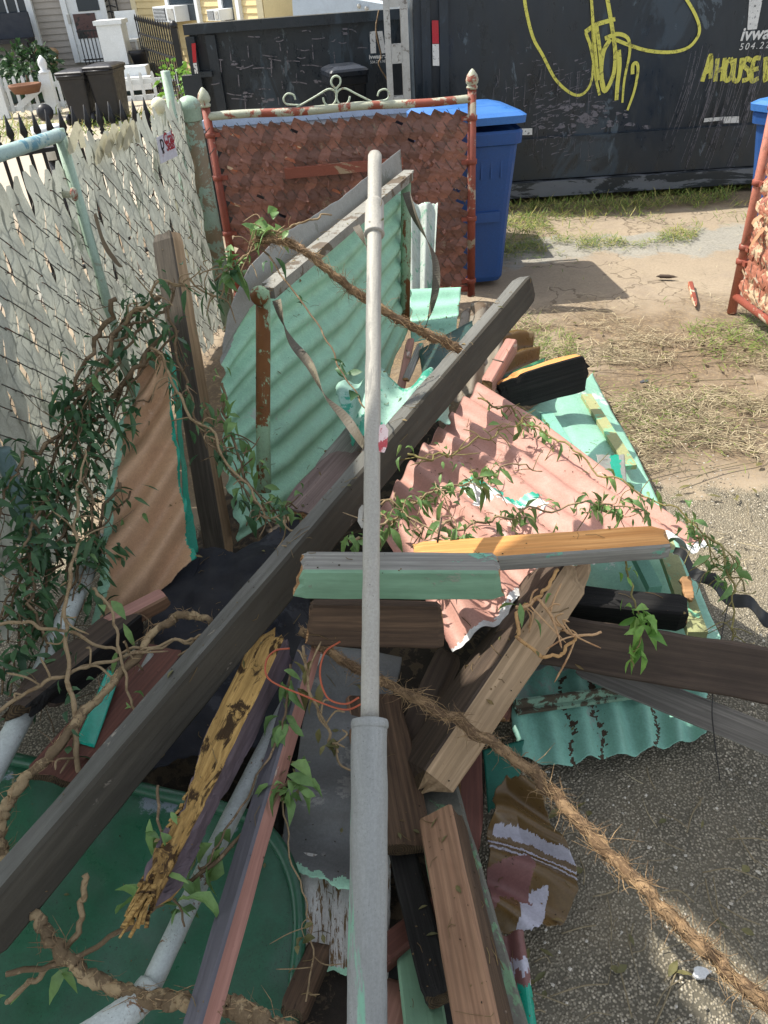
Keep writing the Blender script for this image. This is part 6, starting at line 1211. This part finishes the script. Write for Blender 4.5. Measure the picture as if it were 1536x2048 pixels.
# ------------------------------------------------------------------ unseen roof added left of view, cut and slit to shape the shade
pr = empty('added_shade_roof', Vector((-2.2, .9, 0)), 'unseen flat roof on posts, added outside the left edge to shade the near debris', 'added shade roof')
b = MB(); rz = Vector((0, 0, .035)); o_ = pr.location; z_ = 3.2
def roofp(l): return [Vector((x, y, z_)) - o_ for x, y in l]
b.prism(roofp([(-1.45, 1.80), (-1.37, 1.74), (-1.05, 1.28), (-.75, 1.25), (-.75, 2.53), (-1.51, 1.98)]), rz); b.build('corner_panel', M_MINTW, pr)
b = MB(); b.prism(roofp([(-1.452, 1.80), (-1.512, 1.98), (-1.62, 2.05), (-1.72, 3.15), (-4.5, 3.15), (-4.5, -1.2), (-1.05, -1.2), (-1.05, .95), (-1.26, 1.17), (-1.49, 1.64)]), rz * .9); b.build('main_panel', M_MINTW, pr)
for x, y in ((-4.3, 3.0), (-4.3, -1.0), (-2.6, 3.0), (-1.9, -1.0)):
    b = MB(); b.tube([Vector((x, y, 0)) - o_, Vector((x, y, z_)) - o_], .03, 10); b.build('post', PALE_GREEN, pr)

# ------------------------------------------------------------------ crumbs, bark chips and twiglets lying where they fell
bpy.context.view_layer.update(); dg_ = bpy.context.evaluated_depsgraph_get(); rnd = random.Random(77); b = MB(); hits = 0
NO = ('leaves', 'stems', 'slats', 'chain_link', 'ground', 'upper_tube', 'lower_sleeve', 'rootlets')
for i in range(5200):
    y = rnd.uniform(.45, 4.0); x = rnd.gauss(.0, .42) + .0; ok, loc, nrm, fi, ob, mx = SC.ray_cast(dg_, Vector((x, y, 2.6)), Vector((0, 0, -1)))
    if not ok or loc.z < .04 or ob.name.split('.')[0] in NO or abs(nrm.z) < .3: continue
    if noise.fractal(Vector((x * 5, y * 5, 4)), 1, 2, 3) < -.05: continue
    hits += 1; nrm = nrm if nrm.z > 0 else -nrm; a = rnd.uniform(0, 6.28); t = Vector((math.cos(a), math.sin(a), 0)); t = (t - nrm * t.dot(nrm)).normalized(); s = nrm.cross(t); k = rnd.random(); p = loc + nrm * .0012
    if k < .74:
        l = rnd.uniform(.001, .0034); w_ = l * rnd.uniform(.3, .8); b.add([p - t * l, p + s * w_ + nrm * .001, p + t * l, p - s * w_, p + nrm * l * .5], [(0, 3, 4), (3, 2, 4), (2, 1, 4), (1, 0, 4)], rnd.randrange(2))
    elif k < .93:
        l = rnd.uniform(.012, .05); b.tube([p, p + t * l * .5 + nrm * .003 + s * rnd.uniform(-.006, .006), p + t * l + nrm * .001], rnd.uniform(.0005, .0011), 3, rnd.randrange(2) + 1, False)
    else: leaf(b, p, t, nrm, rnd.uniform(.010, .03), rnd.uniform(.003, .006), .03, 2 if rnd.random() < .5 else 3, .5)
tag(b.build('litter', [paint('crumb_dark', S('3a2f22'), rough=.95), paint('crumb_brown', S('75603f'), rough=.95), paint('dead_leaf_brown', S('7d6a45'), rough=.8), L_DRY]), 'crumbs, bark chips and dead leaves strewn over the debris', kind='stuff')
# ------------------------------------------------------------------ one mesh per separate piece for parts that repeat
def split_islands(o):
    me = o.data; par = list(range(len(me.vertices)))
    def fd_(a):
        while par[a] != a: par[a] = par[par[a]]; a = par[a]
        return a
    for p in me.polygons:
        v = p.vertices
        for x in v[1:]:
            a, b = fd_(v[0]), fd_(x)
            if a != b: par[a] = b
    isl = {}
    for p in me.polygons: isl.setdefault(fd_(p.vertices[0]), []).append(p)
    if len(isl) < 2 or len(isl) > 24: return
    nm = o.name.split('.')[0]; mats = list(me.materials); pa_ = o.parent; M = o.matrix_local.copy(); kids = list(o.children); first = None
    for ps in isl.values():
        used = {}; b = MB()
        for p in ps:
            f = []
            for v in p.vertices:
                if v not in used: used[v] = len(b.v); b.v.append(tuple(me.vertices[v].co))
                f.append(used[v])
            b.f.append(f); b.mi.append(p.material_index); b.sm.append(p.use_smooth)
        q = b.build(nm, mats, pa_, M); first = first or q
    for c in kids: c.parent = first
    bpy.data.objects.remove(o)
for o in list(COL.objects):
    if o.type == 'MESH' and o.parent is not None and o.name.split('.')[0] in ('rail', 'inner_rail', 'front_rib', 'roller', 'clamp', 'corner_rib', 'wheel', 'bolt', 'bent_slats', 'handrail', 'rails', 'end_post', 'white_tape', 'corner_trim', 'porch_steps'): split_islands(o)
